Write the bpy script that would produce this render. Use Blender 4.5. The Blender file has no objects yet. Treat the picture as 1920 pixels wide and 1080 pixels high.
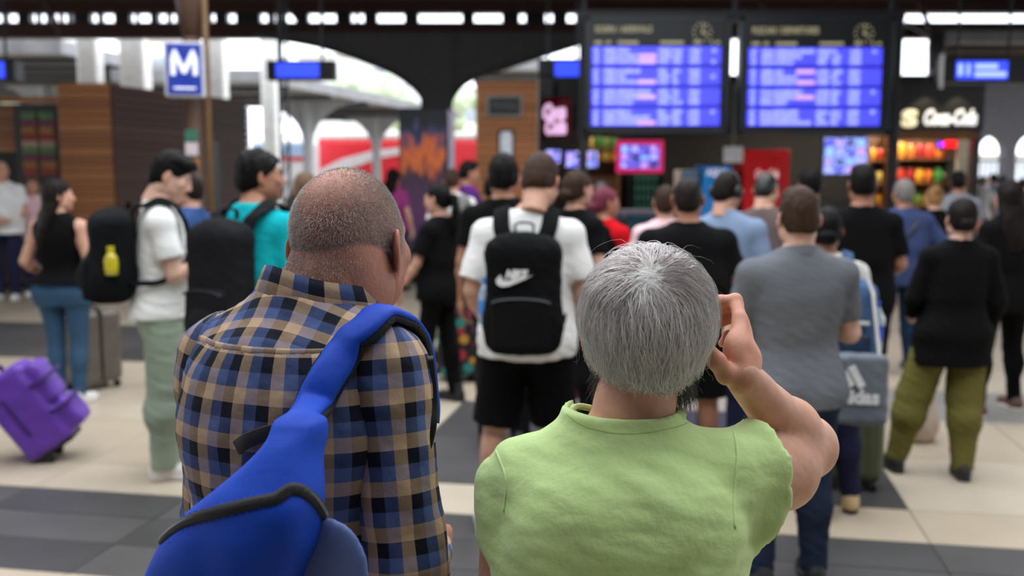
import bpy, math, random
import numpy as np
from mathutils import Vector, Matrix

# ------------------------------------------------------------------ camera, sky, light, exposure
SC = bpy.context.scene
COL = SC.collection
F_PX, CAM_Z, PITCH = 1867.0, 1.65, math.atan(215 / 1867.0)
cam_d = bpy.data.cameras.new('camera')
cam_d.sensor_width = 36.0
cam_d.lens = 36.0 * F_PX / 1920.0
cam_d.dof.use_dof = True
cam_d.dof.focus_distance = 1.50
cam_d.dof.aperture_fstop = 3.0
cam_d.clip_start, cam_d.clip_end = 0.05, 400
cam = bpy.data.objects.new('camera', cam_d)
COL.objects.link(cam)
cam.location = (0, 0, CAM_Z)
cam.rotation_euler = (math.pi / 2 - PITCH, 0, 0)
SC.camera = cam
SC.view_settings.view_transform = 'Standard'
SC.view_settings.look = 'None'
SC.view_settings.gamma = 1.0
SC.view_settings.use_curve_mapping = False
SC.view_settings.exposure = 1.17
SC.cycles.use_denoising = True
SC.cycles.max_bounces = 6
SC.cycles.diffuse_bounces = 4
SC.cycles.glossy_bounces = 3
SC.cycles.transmission_bounces = 4
SC.cycles.sample_clamp_indirect = 4.0
SC.cycles.caustics_reflective = False
SC.cycles.caustics_refractive = False
wd = bpy.data.worlds.new('overcast_sky')
SC.world = wd
wd.use_nodes = True
_n, _l = wd.node_tree.nodes, wd.node_tree.links
bg = _n['Background']
_tc = _n.new('ShaderNodeTexCoord')
_sx = _n.new('ShaderNodeSeparateXYZ')
_rp = _n.new('ShaderNodeValToRGB')
_rp.color_ramp.elements[0].position, _rp.color_ramp.elements[0].color = 0.0, (0.80, 0.85, 0.94, 1)
_rp.color_ramp.elements[1].position, _rp.color_ramp.elements[1].color = 0.7, (0.92, 0.96, 1.0, 1)
_l.new(_tc.outputs['Generated'], _sx.inputs[0])
_l.new(_sx.outputs['Z'], _rp.inputs[0])
_l.new(_rp.outputs[0], bg.inputs['Color'])
bg.inputs['Strength'].default_value = 1.7

# ------------------------------------------------------------------ pixel <-> place
CP, SP = math.cos(PITCH), math.sin(PITCH)


def P(px, py, Y):
    """The point at ground distance Y that the photo shows at (px, py)."""
    u, v = (px - 960) / F_PX, (540 - py) / F_PX
    t = Y / (CP + SP * v)
    return np.array([t * u, Y, CAM_Z + t * (v * CP - SP)])


def PZ(px, py, z=0.0):
    u, v = (px - 960) / F_PX, (540 - py) / F_PX
    t = (z - CAM_Z) / (v * CP - SP)
    return np.array([t * u, t * (CP + SP * v), z])


# ------------------------------------------------------------------ object helpers
def tag(o, label=None, cat=None, group=None, kind=None):
    if label:
        o['label'] = label
    if cat:
        o['category'] = cat
    if group:
        o['group'] = group
    if kind:
        o['kind'] = kind
    return o


def thing(name, label, cat, loc=(0, 0, 0), turn=0.0, group=None):
    """An Empty at the base of a thing; turn = degrees clockwise seen from above."""
    o = bpy.data.objects.new(name, None)
    COL.objects.link(o)
    o.location = [float(c) for c in loc]
    o.rotation_euler = (0, 0, -math.radians(turn))
    o.empty_display_size = 0.1
    return tag(o, label, cat, group)


def mesh(name, v, f, smooth=False):
    me = bpy.data.meshes.new(name)
    v = np.asarray(v, np.float32)
    if isinstance(f, np.ndarray):
        n, k = f.shape
        me.vertices.add(len(v))
        me.vertices.foreach_set('co', v.ravel())
        me.loops.add(n * k)
        me.loops.foreach_set('vertex_index', f.astype(np.int32).ravel())
        me.polygons.add(n)
        me.polygons.foreach_set('loop_start', np.arange(0, n * k, k, dtype=np.int32))
        me.update(calc_edges=True)
    else:
        me.from_pydata(v.tolist(), [], f)
    if smooth:
        me.polygons.foreach_set('use_smooth', np.ones(len(me.polygons), bool))
    me.update()
    return me


def obj(name, me, mat=None, parent=None, label=None):
    o = bpy.data.objects.new(name, me)
    COL.objects.link(o)
    if mat is not None:
        if len(me.materials) == 0:
            me.materials.append(mat)
        elif me.materials[0] is not mat:
            o.material_slots[0].link = 'OBJECT'
            o.material_slots[0].material = mat
    if parent is not None:
        o.parent = parent
    if label:
        o['label'] = label
    return o


class MB:
    """Collects boxes, prisms, tubes into one mesh."""

    def __init__(s):
        s.v, s.f = [], []

    def add(s, v, f):
        b = len(s.v)
        s.v += [tuple(map(float, p)) for p in v]
        s.f += [tuple(i + b for i in q) for q in f]
        return s

    def box(s, lo, hi, M=None, bev=0.0):
        (x0, y0, z0), (x1, y1, z1) = lo, hi
        if bev > 0:
            v = []
            for z, e in ((z0, bev), (z0 + bev, 0), (z1 - bev, 0), (z1, bev)):
                a, b, c, d = x0 + e, x1 - e, y0 + e, y1 - e
                g = bev if e == 0 else bev * .4
                v += [(a + g, c, z), (b - g, c, z), (b, c + g, z), (b, d - g, z), (b - g, d, z), (a + g, d, z), (a, d - g, z), (a, c + g, z)]
            f = [tuple(range(7, -1, -1)), tuple(range(24, 32))]
            for r in range(3):
                for i in range(8):
                    j = (i + 1) % 8
                    f.append((r * 8 + i, r * 8 + j, r * 8 + 8 + j, r * 8 + 8 + i))
        else:
            v = [(x0, y0, z0), (x1, y0, z0), (x1, y1, z0), (x0, y1, z0), (x0, y0, z1), (x1, y0, z1), (x1, y1, z1), (x0, y1, z1)]
            f = [(3, 2, 1, 0), (4, 5, 6, 7), (0, 1, 5, 4), (1, 2, 6, 5), (2, 3, 7, 6), (3, 0, 4, 7)]
        if M is not None:
            v = [M @ Vector(p) for p in v]
        return s.add(v, f)

    def tube(s, pts, r, n=8, caps=True):
        pts = [Vector(p) for p in pts]
        rr = r if hasattr(r, '__len__') else [r] * len(pts)
        up = Vector((0, 0, 1))
        v, f = [], []
        for i, p in enumerate(pts):
            d = (pts[min(i + 1, len(pts) - 1)] - pts[max(i - 1, 0)]).normalized()
            a = d.cross(up if abs(d.z) < .95 else Vector((0, 1, 0))).normalized()
            b = a.cross(d)
            for k in range(n):
                t = 2 * math.pi * k / n
                v.append(p + (a * math.cos(t) + b * math.sin(t)) * rr[i])
        for i in range(len(pts) - 1):
            for k in range(n):
                j = (k + 1) % n
                f.append((i * n + k, i * n + j, i * n + n + j, i * n + n + k))
        if caps:
            f.append(tuple(range(n - 1, -1, -1)))
            f.append(tuple((len(pts) - 1) * n + k for k in range(n)))
        return s.add(v, f)

    def prism(s, poly, depth, M=None):
        """poly in x,z ; extruded in y from 0 to depth"""
        n = len(poly)
        v = [(x, 0, z) for x, z in poly] + [(x, depth, z) for x, z in poly]
        f = [tuple(range(n)), tuple(range(2 * n - 1, n - 1, -1))]
        f += [(i, n + i, n + (i + 1) % n, (i + 1) % n) for i in range(n)]
        if M is not None:
            v = [M @ Vector(p) for p in v]
        return s.add(v, f)

    def build(s, name, mat, parent=None, smooth=False, label=None):
        return obj(name, mesh(name, np.array(s.v, np.float32), s.f, smooth), mat, parent, label)


def catmull(pts, n=8):
    p = np.asarray(pts, float)
    q = np.vstack([2 * p[0] - p[1], p, 2 * p[-1] - p[-2]])
    out = []
    for i in range(1, len(q) - 2):
        for t in np.linspace(0, 1, n, endpoint=False):
            a, b, c, d = q[i - 1], q[i], q[i + 1], q[i + 2]
            out.append(.5 * (2 * b + (c - a) * t + (2 * a - 5 * b + 4 * c - d) * t * t + (3 * b - a - 3 * c + d) * t ** 3))
    out.append(p[-1])
    return np.array(out)


def ribbon(path, side, width, thick, n=6, puff=0.0):
    """A webbing strap swept along path; side = width directions per control point."""
    pts = catmull(path, n)
    sd = catmull(np.asarray(side, float), n)
    ww = catmull(np.asarray([[w, 0, 0] for w in (width if hasattr(width, '__len__') else [width] * len(path))], float), n)[:, 0]
    tg = np.gradient(pts, axis=0)
    tg /= np.linalg.norm(tg, axis=1)[:, None]
    sd = sd - tg * (sd * tg).sum(1)[:, None]
    sd /= np.linalg.norm(sd, axis=1)[:, None]
    nr = np.cross(sd, tg)
    prof = [(-.5, -.3), (-.44, -.5), (0, -.5), (.44, -.5), (.5, -.3), (.5, .3), (.44, .5), (.2, .5 + puff), (-.2, .5 + puff), (-.44, .5), (-.5, .3)]
    m = len(prof)
    v = np.concatenate([[pts[i] + sd[i] * a * ww[i] + nr[i] * b * thick for a, b in prof] for i in range(len(pts))])
    f = [(i * m + k, i * m + (k + 1) % m, i * m + m + (k + 1) % m, i * m + m + k) for i in range(len(pts) - 1) for k in range(m)]
    f += [tuple(range(m - 1, -1, -1)), tuple((len(pts) - 1) * m + k for k in range(m))]
    return v, f


def text_mesh(body, size, depth=0.004, shear=0.0, width=None, bold=0.0, spacing=1.0):
    """Lettering: text turned into a mesh lying in x,z facing -y, centred on the origin."""
    c = bpy.data.curves.new('lettering', 'FONT')
    c.body, c.size, c.extrude, c.shear, c.offset = body, size, depth / 2, shear, bold
    c.space_character = spacing
    c.align_x, c.align_y = 'CENTER', 'CENTER'
    c.resolution_u = 3
    o = bpy.data.objects.new('lettering', c)
    COL.objects.link(o)
    me = bpy.data.meshes.new_from_object(o.evaluated_get(bpy.context.evaluated_depsgraph_get()))
    bpy.data.objects.remove(o)
    v = np.zeros(len(me.vertices) * 3, np.float32)
    me.vertices.foreach_get('co', v)
    v = v.reshape(-1, 3)
    if width and len(v):
        v[:, 0] *= width / max(np.ptp(v[:, 0]), 1e-6)
    w = np.stack([v[:, 0], -v[:, 2], v[:, 1]], 1)
    me.vertices.foreach_set('co', w.ravel())
    me.update()
    return me


# ------------------------------------------------------------------ materials
def lin(c):
    return tuple(((x / 255.0) / 12.92 if x / 255.0 <= .04045 else ((x / 255.0 + .055) / 1.055) ** 2.4) for x in c) + (1,)


_mats = {}


def mat(name, rgb, rough=.6, metal=0.0, var=.12, scale=8.0, bump=0.0, bscale=60.0, emit=0.0, spec=.5, trans=0.0, sheen=0.0, coat=0.0, alpha=1.0, stretch=(1, 1, 1), sss=0.0, tint=False, detail=3.0):
    """Procedural material: colour with noise variation, fine relief."""
    if name in _mats:
        return _mats[name]
    m = bpy.data.materials.new(name)
    m.use_nodes = True
    nt = m.node_tree
    b = nt.nodes['Principled BSDF']
    b.inputs['Roughness'].default_value = rough
    b.inputs['Metallic'].default_value = metal
    b.inputs['Specular IOR Level'].default_value = spec
    b.inputs['Transmission Weight'].default_value = trans
    b.inputs['Sheen Weight'].default_value = sheen
    b.inputs['Coat Weight'].default_value = coat
    b.inputs['Alpha'].default_value = alpha
    c = lin(rgb)
    tc = nt.nodes.new('ShaderNodeTexCoord')
    mp = nt.nodes.new('ShaderNodeMapping')
    mp.inputs['Scale'].default_value = stretch
    nt.links.new(tc.outputs['Object'], mp.inputs[0])
    nz = nt.nodes.new('ShaderNodeTexNoise')
    nz.inputs['Scale'].default_value = scale
    nz.inputs['Detail'].default_value = detail
    nt.links.new(mp.outputs[0], nz.inputs['Vector'])
    rp = nt.nodes.new('ShaderNodeValToRGB')
    rp.color_ramp.elements[0].position, rp.color_ramp.elements[1].position = .3, .7
    rp.color_ramp.elements[0].color = tuple(x * (1 - var) for x in c[:3]) + (1,)
    rp.color_ramp.elements[1].color = tuple(min(x * (1 + var), 1) for x in c[:3]) + (1,)
    nt.links.new(nz.outputs['Fac'], rp.inputs[0])
    out = rp.outputs[0]
    if tint:
        at = nt.nodes.new('ShaderNodeAttribute')
        at.attribute_name = 'Tint'
        mx = nt.nodes.new('ShaderNodeMix')
        mx.data_type, mx.blend_type = 'RGBA', 'MULTIPLY'
        mx.inputs[0].default_value = 1.0
        nt.links.new(out, mx.inputs[6])
        nt.links.new(at.outputs['Color'], mx.inputs[7])
        out = mx.outputs[2]
    nt.links.new(out, b.inputs['Base Color'])
    if emit:
        nt.links.new(out, b.inputs['Emission Color'])
        b.inputs['Emission Strength'].default_value = emit
    if sss:
        b.inputs['Subsurface Weight'].default_value = sss
        b.inputs['Subsurface Radius'].default_value = (.012, .005, .003)
        b.inputs['Subsurface Scale'].default_value = .6
    if bump:
        n2 = nt.nodes.new('ShaderNodeTexNoise')
        n2.inputs['Scale'].default_value = bscale
        n2.inputs['Detail'].default_value = 4
        nt.links.new(mp.outputs[0], n2.inputs['Vector'])
        bp = nt.nodes.new('ShaderNodeBump')
        bp.inputs['Strength'].default_value = bump
        bp.inputs['Distance'].default_value = .01
        nt.links.new(n2.outputs['Fac'], bp.inputs['Height'])
        nt.links.new(bp.outputs[0], b.inputs['Normal'])
    _mats[name] = m
    return m


def cloth(name, rgb, rough=.9, var=.1, bump=.25):
    return mat('fabric_' + name, rgb, rough=rough, var=var, scale=6, bump=bump, bscale=45, spec=.12)


def skin(name, rgb, sss=0.0):
    return mat('skin_' + name, rgb, rough=.5, var=.1, scale=35, bump=.12, bscale=180, spec=.4, tint=True, sss=sss)


def hairmat(name, rgb):
    return mat('hair_' + name, rgb, rough=.5, var=.35, scale=60, bump=.8, bscale=90, spec=.12, stretch=(1, 1, .15))


def glow(name, rgb, strength):
    return mat('glow_' + name, rgb, rough=.4, var=.05, scale=20, emit=strength * .58)


# ------------------------------------------------------------------ implicit solids (numpy) -> smooth quads
_rng = np.random.default_rng(7)
_NW = [(_rng.normal(size=3) * s, _rng.uniform(0, 6.28), a) for s, a in ((1.0, .5), (1.0, .5), (1.0, .5), (2.1, .28), (2.1, .28), (2.1, .28), (4.3, .14), (4.3, .14), (4.3, .14))]


def wob(X, Y, Z, s):
    """Cheap smooth pseudo-noise, about -1..1."""
    out = 0
    for w, ph, a in _NW:
        out = out + a * np.sin(X * (w[0] * s) + Y * (w[1] * s) + Z * (w[2] * s) + ph)
    return out * .6


class SDF:
    def __init__(s, lo, hi, vox):
        s.lo, s.vx = np.array(lo, float), vox
        s.n = np.ceil((np.array(hi, float) - s.lo) / vox).astype(int) + 1
        s.f = np.full(s.n, 1.0, np.float32)
        s.ax = [(s.lo[i] + vox * np.arange(s.n[i])).astype(np.float32) for i in range(3)]

    def sub(s, lo, hi, m):
        a = np.clip(np.floor((np.asarray(lo) - m - s.lo) / s.vx).astype(int), 0, s.n)
        b = np.clip(np.ceil((np.asarray(hi) + m - s.lo) / s.vx).astype(int) + 1, 0, s.n)
        sl = tuple(slice(int(p), int(max(q, p))) for p, q in zip(a, b))
        return sl, s.ax[0][sl[0]][:, None, None], s.ax[1][sl[1]][None, :, None], s.ax[2][sl[2]][None, None, :]

    def put(s, sl, d, k, op='+'):
        a = s.f[sl]
        if a.size == 0:
            return s
        d = np.broadcast_to(d, a.shape)
        if op == '-':
            a, d = -a, d
        if k > 0:
            h = np.maximum(k - np.abs(a - d), 0) / k
            r = np.minimum(a, d) - h * h * k * .25
        else:
            r = np.minimum(a, d)
        s.f[sl] = -r if op == '-' else r
        return s

    def cap(s, a, b, ra, rb=None, k=.02, flat=False, op='+', flat0=False):
        rb = ra if rb is None else rb
        a, b = np.asarray(a, float), np.asarray(b, float)
        R = max(ra, rb)
        sl, X, Y, Z = s.sub(np.minimum(a, b) - R, np.maximum(a, b) + R, k + .02)
        d = b - a
        L2 = max(float(d @ d), 1e-9)
        t = ((X - a[0]) * d[0] + (Y - a[1]) * d[1] + (Z - a[2]) * d[2]) / L2
        tc = np.clip(t, 0, 1)
        ds = np.sqrt((X - a[0] - tc * d[0]) ** 2 + (Y - a[1] - tc * d[1]) ** 2 + (Z - a[2] - tc * d[2]) ** 2) - (ra + (rb - ra) * tc)
        L = math.sqrt(L2)
        if flat:
            ds = np.maximum(ds, (t - 1) * L)
        if flat0:
            ds = np.maximum(ds, -t * L)
        return s.put(sl, ds, k, op)

    def ell(s, c, r, k=.02, R=None, op='+'):
        c, r = np.asarray(c, float), np.asarray(r, float)
        m = r if R is None else np.full(3, r.max())
        sl, X, Y, Z = s.sub(c - m, c + m, k + .02)
        x, y, z = X - c[0], Y - c[1], Z - c[2]
        if R is not None:
            R = np.asarray(R)
            x, y, z = (R[0, 0] * x + R[1, 0] * y + R[2, 0] * z, R[0, 1] * x + R[1, 1] * y + R[2, 1] * z, R[0, 2] * x + R[1, 2] * y + R[2, 2] * z)
        k0 = np.sqrt((x / r[0]) ** 2 + (y / r[1]) ** 2 + (z / r[2]) ** 2)
        k1 = np.sqrt((x / r[0] ** 2) ** 2 + (y / r[1] ** 2) ** 2 + (z / r[2] ** 2) ** 2)
        return s.put(sl, k0 * (k0 - 1) / np.maximum(k1, 1e-6), k, op)

    def box(s, c, h, r=.01, k=.0, R=None, op='+'):
        c, h = np.asarray(c, float), np.asarray(h, float)
        m = h if R is None else np.full(3, np.linalg.norm(h))
        sl, X, Y, Z = s.sub(c - m, c + m, k + .02)
        x, y, z = X - c[0], Y - c[1], Z - c[2]
        if R is not None:
            R = np.asarray(R)
            x, y, z = (R[0, 0] * x + R[1, 0] * y + R[2, 0] * z, R[0, 1] * x + R[1, 1] * y + R[2, 1] * z, R[0, 2] * x + R[1, 2] * y + R[2, 2] * z)
        qx, qy, qz = np.abs(x) - h[0] + r, np.abs(y) - h[1] + r, np.abs(z) - h[2] + r
        d = np.sqrt(np.maximum(qx, 0) ** 2 + np.maximum(qy, 0) ** 2 + np.maximum(qz, 0) ** 2) + np.minimum(np.maximum(np.maximum(qx, qy), qz), 0) - r
        return s.put(sl, d, k, op)

    def loft(s, rings, k=.02, p=2.2, op='+'):
        """rings: (z, cx, cy, rx, ry) from the bottom up."""
        r = catmull(np.array(sorted(rings), float), 6)
        sl, X, Y, Z = s.sub((min(r[:, 1] - r[:, 3]), min(r[:, 2] - r[:, 4]), r[0, 0]), (max(r[:, 1] + r[:, 3]), max(r[:, 2] + r[:, 4]), r[-1, 0]), k + .02)
        z = Z.ravel()
        g = [np.interp(z, r[:, 0], r[:, i])[None, None, :].astype(np.float32) for i in range(1, 5)]
        q = ((np.abs(X - g[0]) / g[2]) ** p + (np.abs(Y - g[1]) / g[3]) ** p) ** (1 / p)
        d = (q - 1) * np.minimum(g[2], g[3])
        d = np.maximum(np.maximum(d, r[0, 0] - Z), Z - r[-1, 0])
        return s.put(sl, d, k, op)

    def warp(s, fn):
        X, Y, Z = s.ax[0][:, None, None], s.ax[1][None, :, None], s.ax[2][None, None, :]
        s.f = np.maximum(np.minimum(s.f, 1), -1) + fn(X, Y, Z).astype(np.float32)
        return s

    def clip(s, fn, k=0.0):
        """keep where fn < 0"""
        X, Y, Z = s.ax[0][:, None, None], s.ax[1][None, :, None], s.ax[2][None, None, :]
        d = np.broadcast_to(fn(X, Y, Z), s.f.shape)
        if k > 0:
            h = np.maximum(k - np.abs(s.f - d), 0) / k
            s.f = np.maximum(s.f, d) + h * h * k * .25
        else:
            s.f = np.maximum(s.f, d)
        s.f = s.f.astype(np.float32)
        return s

    def surf(s, relax=1):
        f = s.f
        f[0], f[-1], f[:, 0], f[:, -1], f[:, :, 0], f[:, :, -1] = (np.maximum(x, 1e-3) for x in (f[0], f[-1], f[:, 0], f[:, -1], f[:, :, 0], f[:, :, -1]))
        ins = f < 0
        u = ins.view(np.uint8)
        c = u[:-1] + u[1:]
        c = c[:, :-1] + c[:, 1:]
        c = c[:, :, :-1] + c[:, :, 1:]
        act = (c > 0) & (c < 8)
        ix = np.argwhere(act)
        n = len(ix)
        if n == 0:
            return np.zeros((0, 3), np.float32), np.zeros((0, 4), np.int32)
        offs = np.array([(a, b, d) for a in (0, 1) for b in (0, 1) for d in (0, 1)])
        val = np.stack([f[ix[:, 0] + o[0], ix[:, 1] + o[1], ix[:, 2] + o[2]] for o in offs], 1)
        acc, cnt = np.zeros((n, 3)), np.zeros(n)
        for i in range(8):
            for j in range(i + 1, 8):
                if np.abs(offs[i] - offs[j]).sum() != 1:
                    continue
                a, b = val[:, i], val[:, j]
                m = (a < 0) != (b < 0)
                t = a[m] / (a[m] - b[m])
                acc[m] += offs[i] + (offs[j] - offs[i]) * t[:, None]
                cnt[m] += 1
        v = (ix + acc / cnt[:, None]) * s.vx + s.lo
        vid = np.full(act.shape, -1, np.int32)
        vid[act] = np.arange(n)
        q = []

        def quads(m, off, cells):
            e = np.argwhere(m)
            if not len(e):
                return
            e = e + off
            w = np.stack([vid[e[:, 0] + c0, e[:, 1] + c1, e[:, 2] + c2] for c0, c1, c2 in cells], 1)
            fl = ~ins[e[:, 0], e[:, 1], e[:, 2]]
            w[fl] = w[fl][:, ::-1]
            q.append(w)
        quads(ins[:-1, 1:-1, 1:-1] != ins[1:, 1:-1, 1:-1], (0, 1, 1), ((0, -1, -1), (0, 0, -1), (0, 0, 0), (0, -1, 0)))
        quads(ins[1:-1, :-1, 1:-1] != ins[1:-1, 1:, 1:-1], (1, 0, 1), ((-1, 0, -1), (-1, 0, 0), (0, 0, 0), (0, 0, -1)))
        quads(ins[1:-1, 1:-1, :-1] != ins[1:-1, 1:-1, 1:], (1, 1, 0), ((-1, -1, 0), (0, -1, 0), (0, 0, 0), (-1, 0, 0)))
        fa = np.concatenate(q)
        for _ in range(relax):
            a = fa.ravel()
            b = np.roll(fa, -1, 1).ravel()
            den = np.bincount(a, minlength=n) + np.bincount(b, minlength=n)
            v = np.stack([.5 * v[:, i] + .5 * (np.bincount(a, v[b, i], n) + np.bincount(b, v[a, i], n)) / den for i in range(3)], 1)
        return v.astype(np.float32), fa


def join(parts):
    vs, fs, b = [], [], 0
    for v, f in parts:
        vs.append(v)
        fs.append(f + b)
        b += len(v)
    return np.concatenate(vs), np.concatenate(fs)


def rotz(a):
    c, s = math.cos(a), math.sin(a)
    return np.array([[c, -s, 0], [s, c, 0], [0, 0, 1]])


def rotx(a):
    c, s = math.cos(a), math.sin(a)
    return np.array([[1, 0, 0], [0, c, -s], [0, s, c]])


def roty(a):
    c, s = math.cos(a), math.sin(a)
    return np.array([[c, 0, s], [0, 1, 0], [-s, 0, c]])


def unit(a):
    a = np.asarray(a, float)
    return a / max(np.linalg.norm(a), 1e-9)

# ------------------------------------------------------------------ human parts (built once in their own frames, face towards +y)
_cache = {}


def head_geo(fem=False, vox=.005, neck=True, full=0.0):
    """Head about .235 high, centre at eye level, chin -.118, crown +.118. Returns verts, quads, tint."""
    key = ('head', fem, vox, neck, full)
    if key in _cache:
        return _cache[key]
    F = SDF((-.115, -.15, -.17), (.115, .15, .14), vox)
    F.ell((0, -.012, .026), (.076, .099, .091))
    F.ell((0, .018, -.02), (.068 + full * .6, .083, .085), k=.03)
    F.ell((0, .045, -.066), (.047 + full, .05, .048), k=.04)
    F.ell((0, .079, -.1), (.02, .017, .016), k=.03)
    for s in (-1, 1):
        F.ell((s * (.046 + full), .0, -.062), (.022, .034, .032), k=.035)
        F.ell((s * .044, .071, -.02), (.022, .018, .018), k=.025)
        F.ell((s * .032, .102, .003), (.021, .017, .013), k=.012, op='-')
        F.ell((s * .032, .0775, .002), (.0165, .016, .0125), k=.004)
    F.cap((-.042, .083, .022), (.042, .083, .022), .011, k=.02)
    F.cap((0, .099, .012), (0, .117, -.03), .007, .0115, k=.012)
    for s in (-1, 1):
        F.ell((s * .0115, .105, -.035), (.0085, .012, .008), k=.008)
    F.cap((-.018, .09, -.061), (.018, .09, -.061), .0065, k=.006)
    F.cap((-.015, .089, -.0735), (.015, .089, -.0735), .0075, k=.006)
    F.cap((-.024, .104, -.067), (.024, .104, -.067), .008, k=.003, op='-')
    for s in (-1, 1):
        R = rotz(s * .45) @ rotx(-.15)
        F.ell((s * .086, -.012, -.006), (.0065, .021, .034), k=.006, R=R)
        F.ell((s * .0935, -.006, -.002), (.006, .011, .02), k=.006, R=R, op='-')
        F.ell((s * .079, -.003, -.036), (.006, .009, .009), k=.006)
    if neck:
        r = .05 if fem else .058
        F.cap((0, -.022, -.06), (0, -.034, -.165), r, r + .003, k=.03)
    v, f = F.surf(1)
    t = np.ones((len(v), 4), np.float32)
    x, y, z = v.T
    lips = (np.abs(x) < .027) & (y > .08) & (np.abs(z + .067) < .0135)
    t[lips, :3] = (.86, .62, .6)
    ear = np.abs(x) > .079
    t[ear, :3] = (1.0, .83, .8)
    brow = (np.abs(np.abs(x) - .033) < .021) & (np.abs(z - .027 + .12 * np.abs(np.abs(x) - .03)) < .006) & (y > .06)
    t[brow, :3] = (.28, .25, .24)
    nose = (np.abs(x) < .016) & (y > .108) & (z < -.01)
    t[nose, :3] = (1.0, .88, .86)
    _cache[key] = (v, f, t)
    return _cache[key]


def hair_geo(style, vox=.006):
    """Hair volume in the head frame."""
    key = ('hair', style, vox)
    if key in _cache:
        return _cache[key]
    st = dict(
        short=dict(top=.015, side=.006), buzz=dict(top=.0045, side=.004), full=dict(top=.02, side=.014),
        quiff=dict(top=.022, side=.006, quiff=.02), crop=dict(top=.022, side=.008, fringe=.02), long=dict(top=.014, side=.016, long=.36),
        pony=dict(top=.01, side=.009, pony=1), bun=dict(top=.012, side=.011, bun=1), lowbun=dict(top=.012, side=.012, bun=2), bob=dict(top=.02, side=.02, long=.08),
        cap=dict(top=.005, side=.005), mid=dict(top=.02, side=.018, long=.2))[style]
    lo, hi = (-.14, -.21, -.46 if st.get('long', 0) > .1 or 'pony' in st else -.17), (.14, .16, .17)
    F = SDF(lo, hi, vox)
    tp, sd = st['top'], st['side']
    F.ell((0, -.012, .026), (.076 + sd, .099 + sd, .091 + tp))
    F.ell((0, -.04, -.02), (.066 + sd, .068 + sd, .07), k=.02)
    if 'quiff' in st:
        F.ell((0, .045, .1), (.06, .05, .03), k=.03)
    if 'fringe' in st:
        F.ell((0, .07, .075), (.065, .04, .035), k=.03)
        F.ell((0, .02, .09), (.078, .075, .04), k=.03)
    fr = .02 if 'fringe' in st else 0
    zb = [-.09, -.05, -.01, .03, .062, .09, .14]
    yb = [-.05, -.03, .012 if 'fringe' not in st else .03, .045 + fr * .8, .072 + fr, .12, .25]

    def keep(X, Y, Z):
        return (Y - np.interp(Z.ravel(), zb, yb)[None, None, :]) * .8
    if not st.get('long'):
        F.clip(keep, .006)
        F.clip(lambda X, Y, Z: (-.058 if style == 'quiff' else -.072) - Z + X * 0, .008)
    else:
        L = st['long']
        F.clip(keep, .006)
        F.loft([(-L - .03, 0, -.14, .05, .02), (-L * .8, 0, -.135, .085, .035), (-L * .55, 0, -.11, .1, .045), (-L * .3, 0, -.075, .1, .06), (-.03, 0, -.035, .094, .08), (.03, 0, -.025, .085, .085)], k=.02)
        F.clip(lambda X, Y, Z: Y - (.02 + .2 * np.maximum(Z, 0)) - 10 * np.maximum(Z - .03, 0), .01)
    if 'pony' in st:
        pts = [(0, -.105, .03), (0, -.15, .0), (0, -.155, -.1), (0, -.14, -.22), (0, -.13, -.34)]
        rr = [.02, .028, .036, .032, .012]
        for i in range(4):
            F.cap(pts[i], pts[i + 1], rr[i], rr[i + 1], k=.012)
    if st.get('bun') == 1:
        F.ell((0, -.105, .075), (.042, .04, .038), k=.008)
    if st.get('bun') == 2:
        F.ell((0, -.122, -.03), (.048, .032, .036), k=.008)
    amp = min(.006, sd * .55) if tp > .006 else .0012
    if style != 'cap':
        F.warp(lambda X, Y, Z: amp * wob(X, Y, Z * .35, 75) + amp * .7 * wob(X, Y, Z * .3, 150))
    _cache[key] = F.surf(1)
    return _cache[key]


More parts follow.
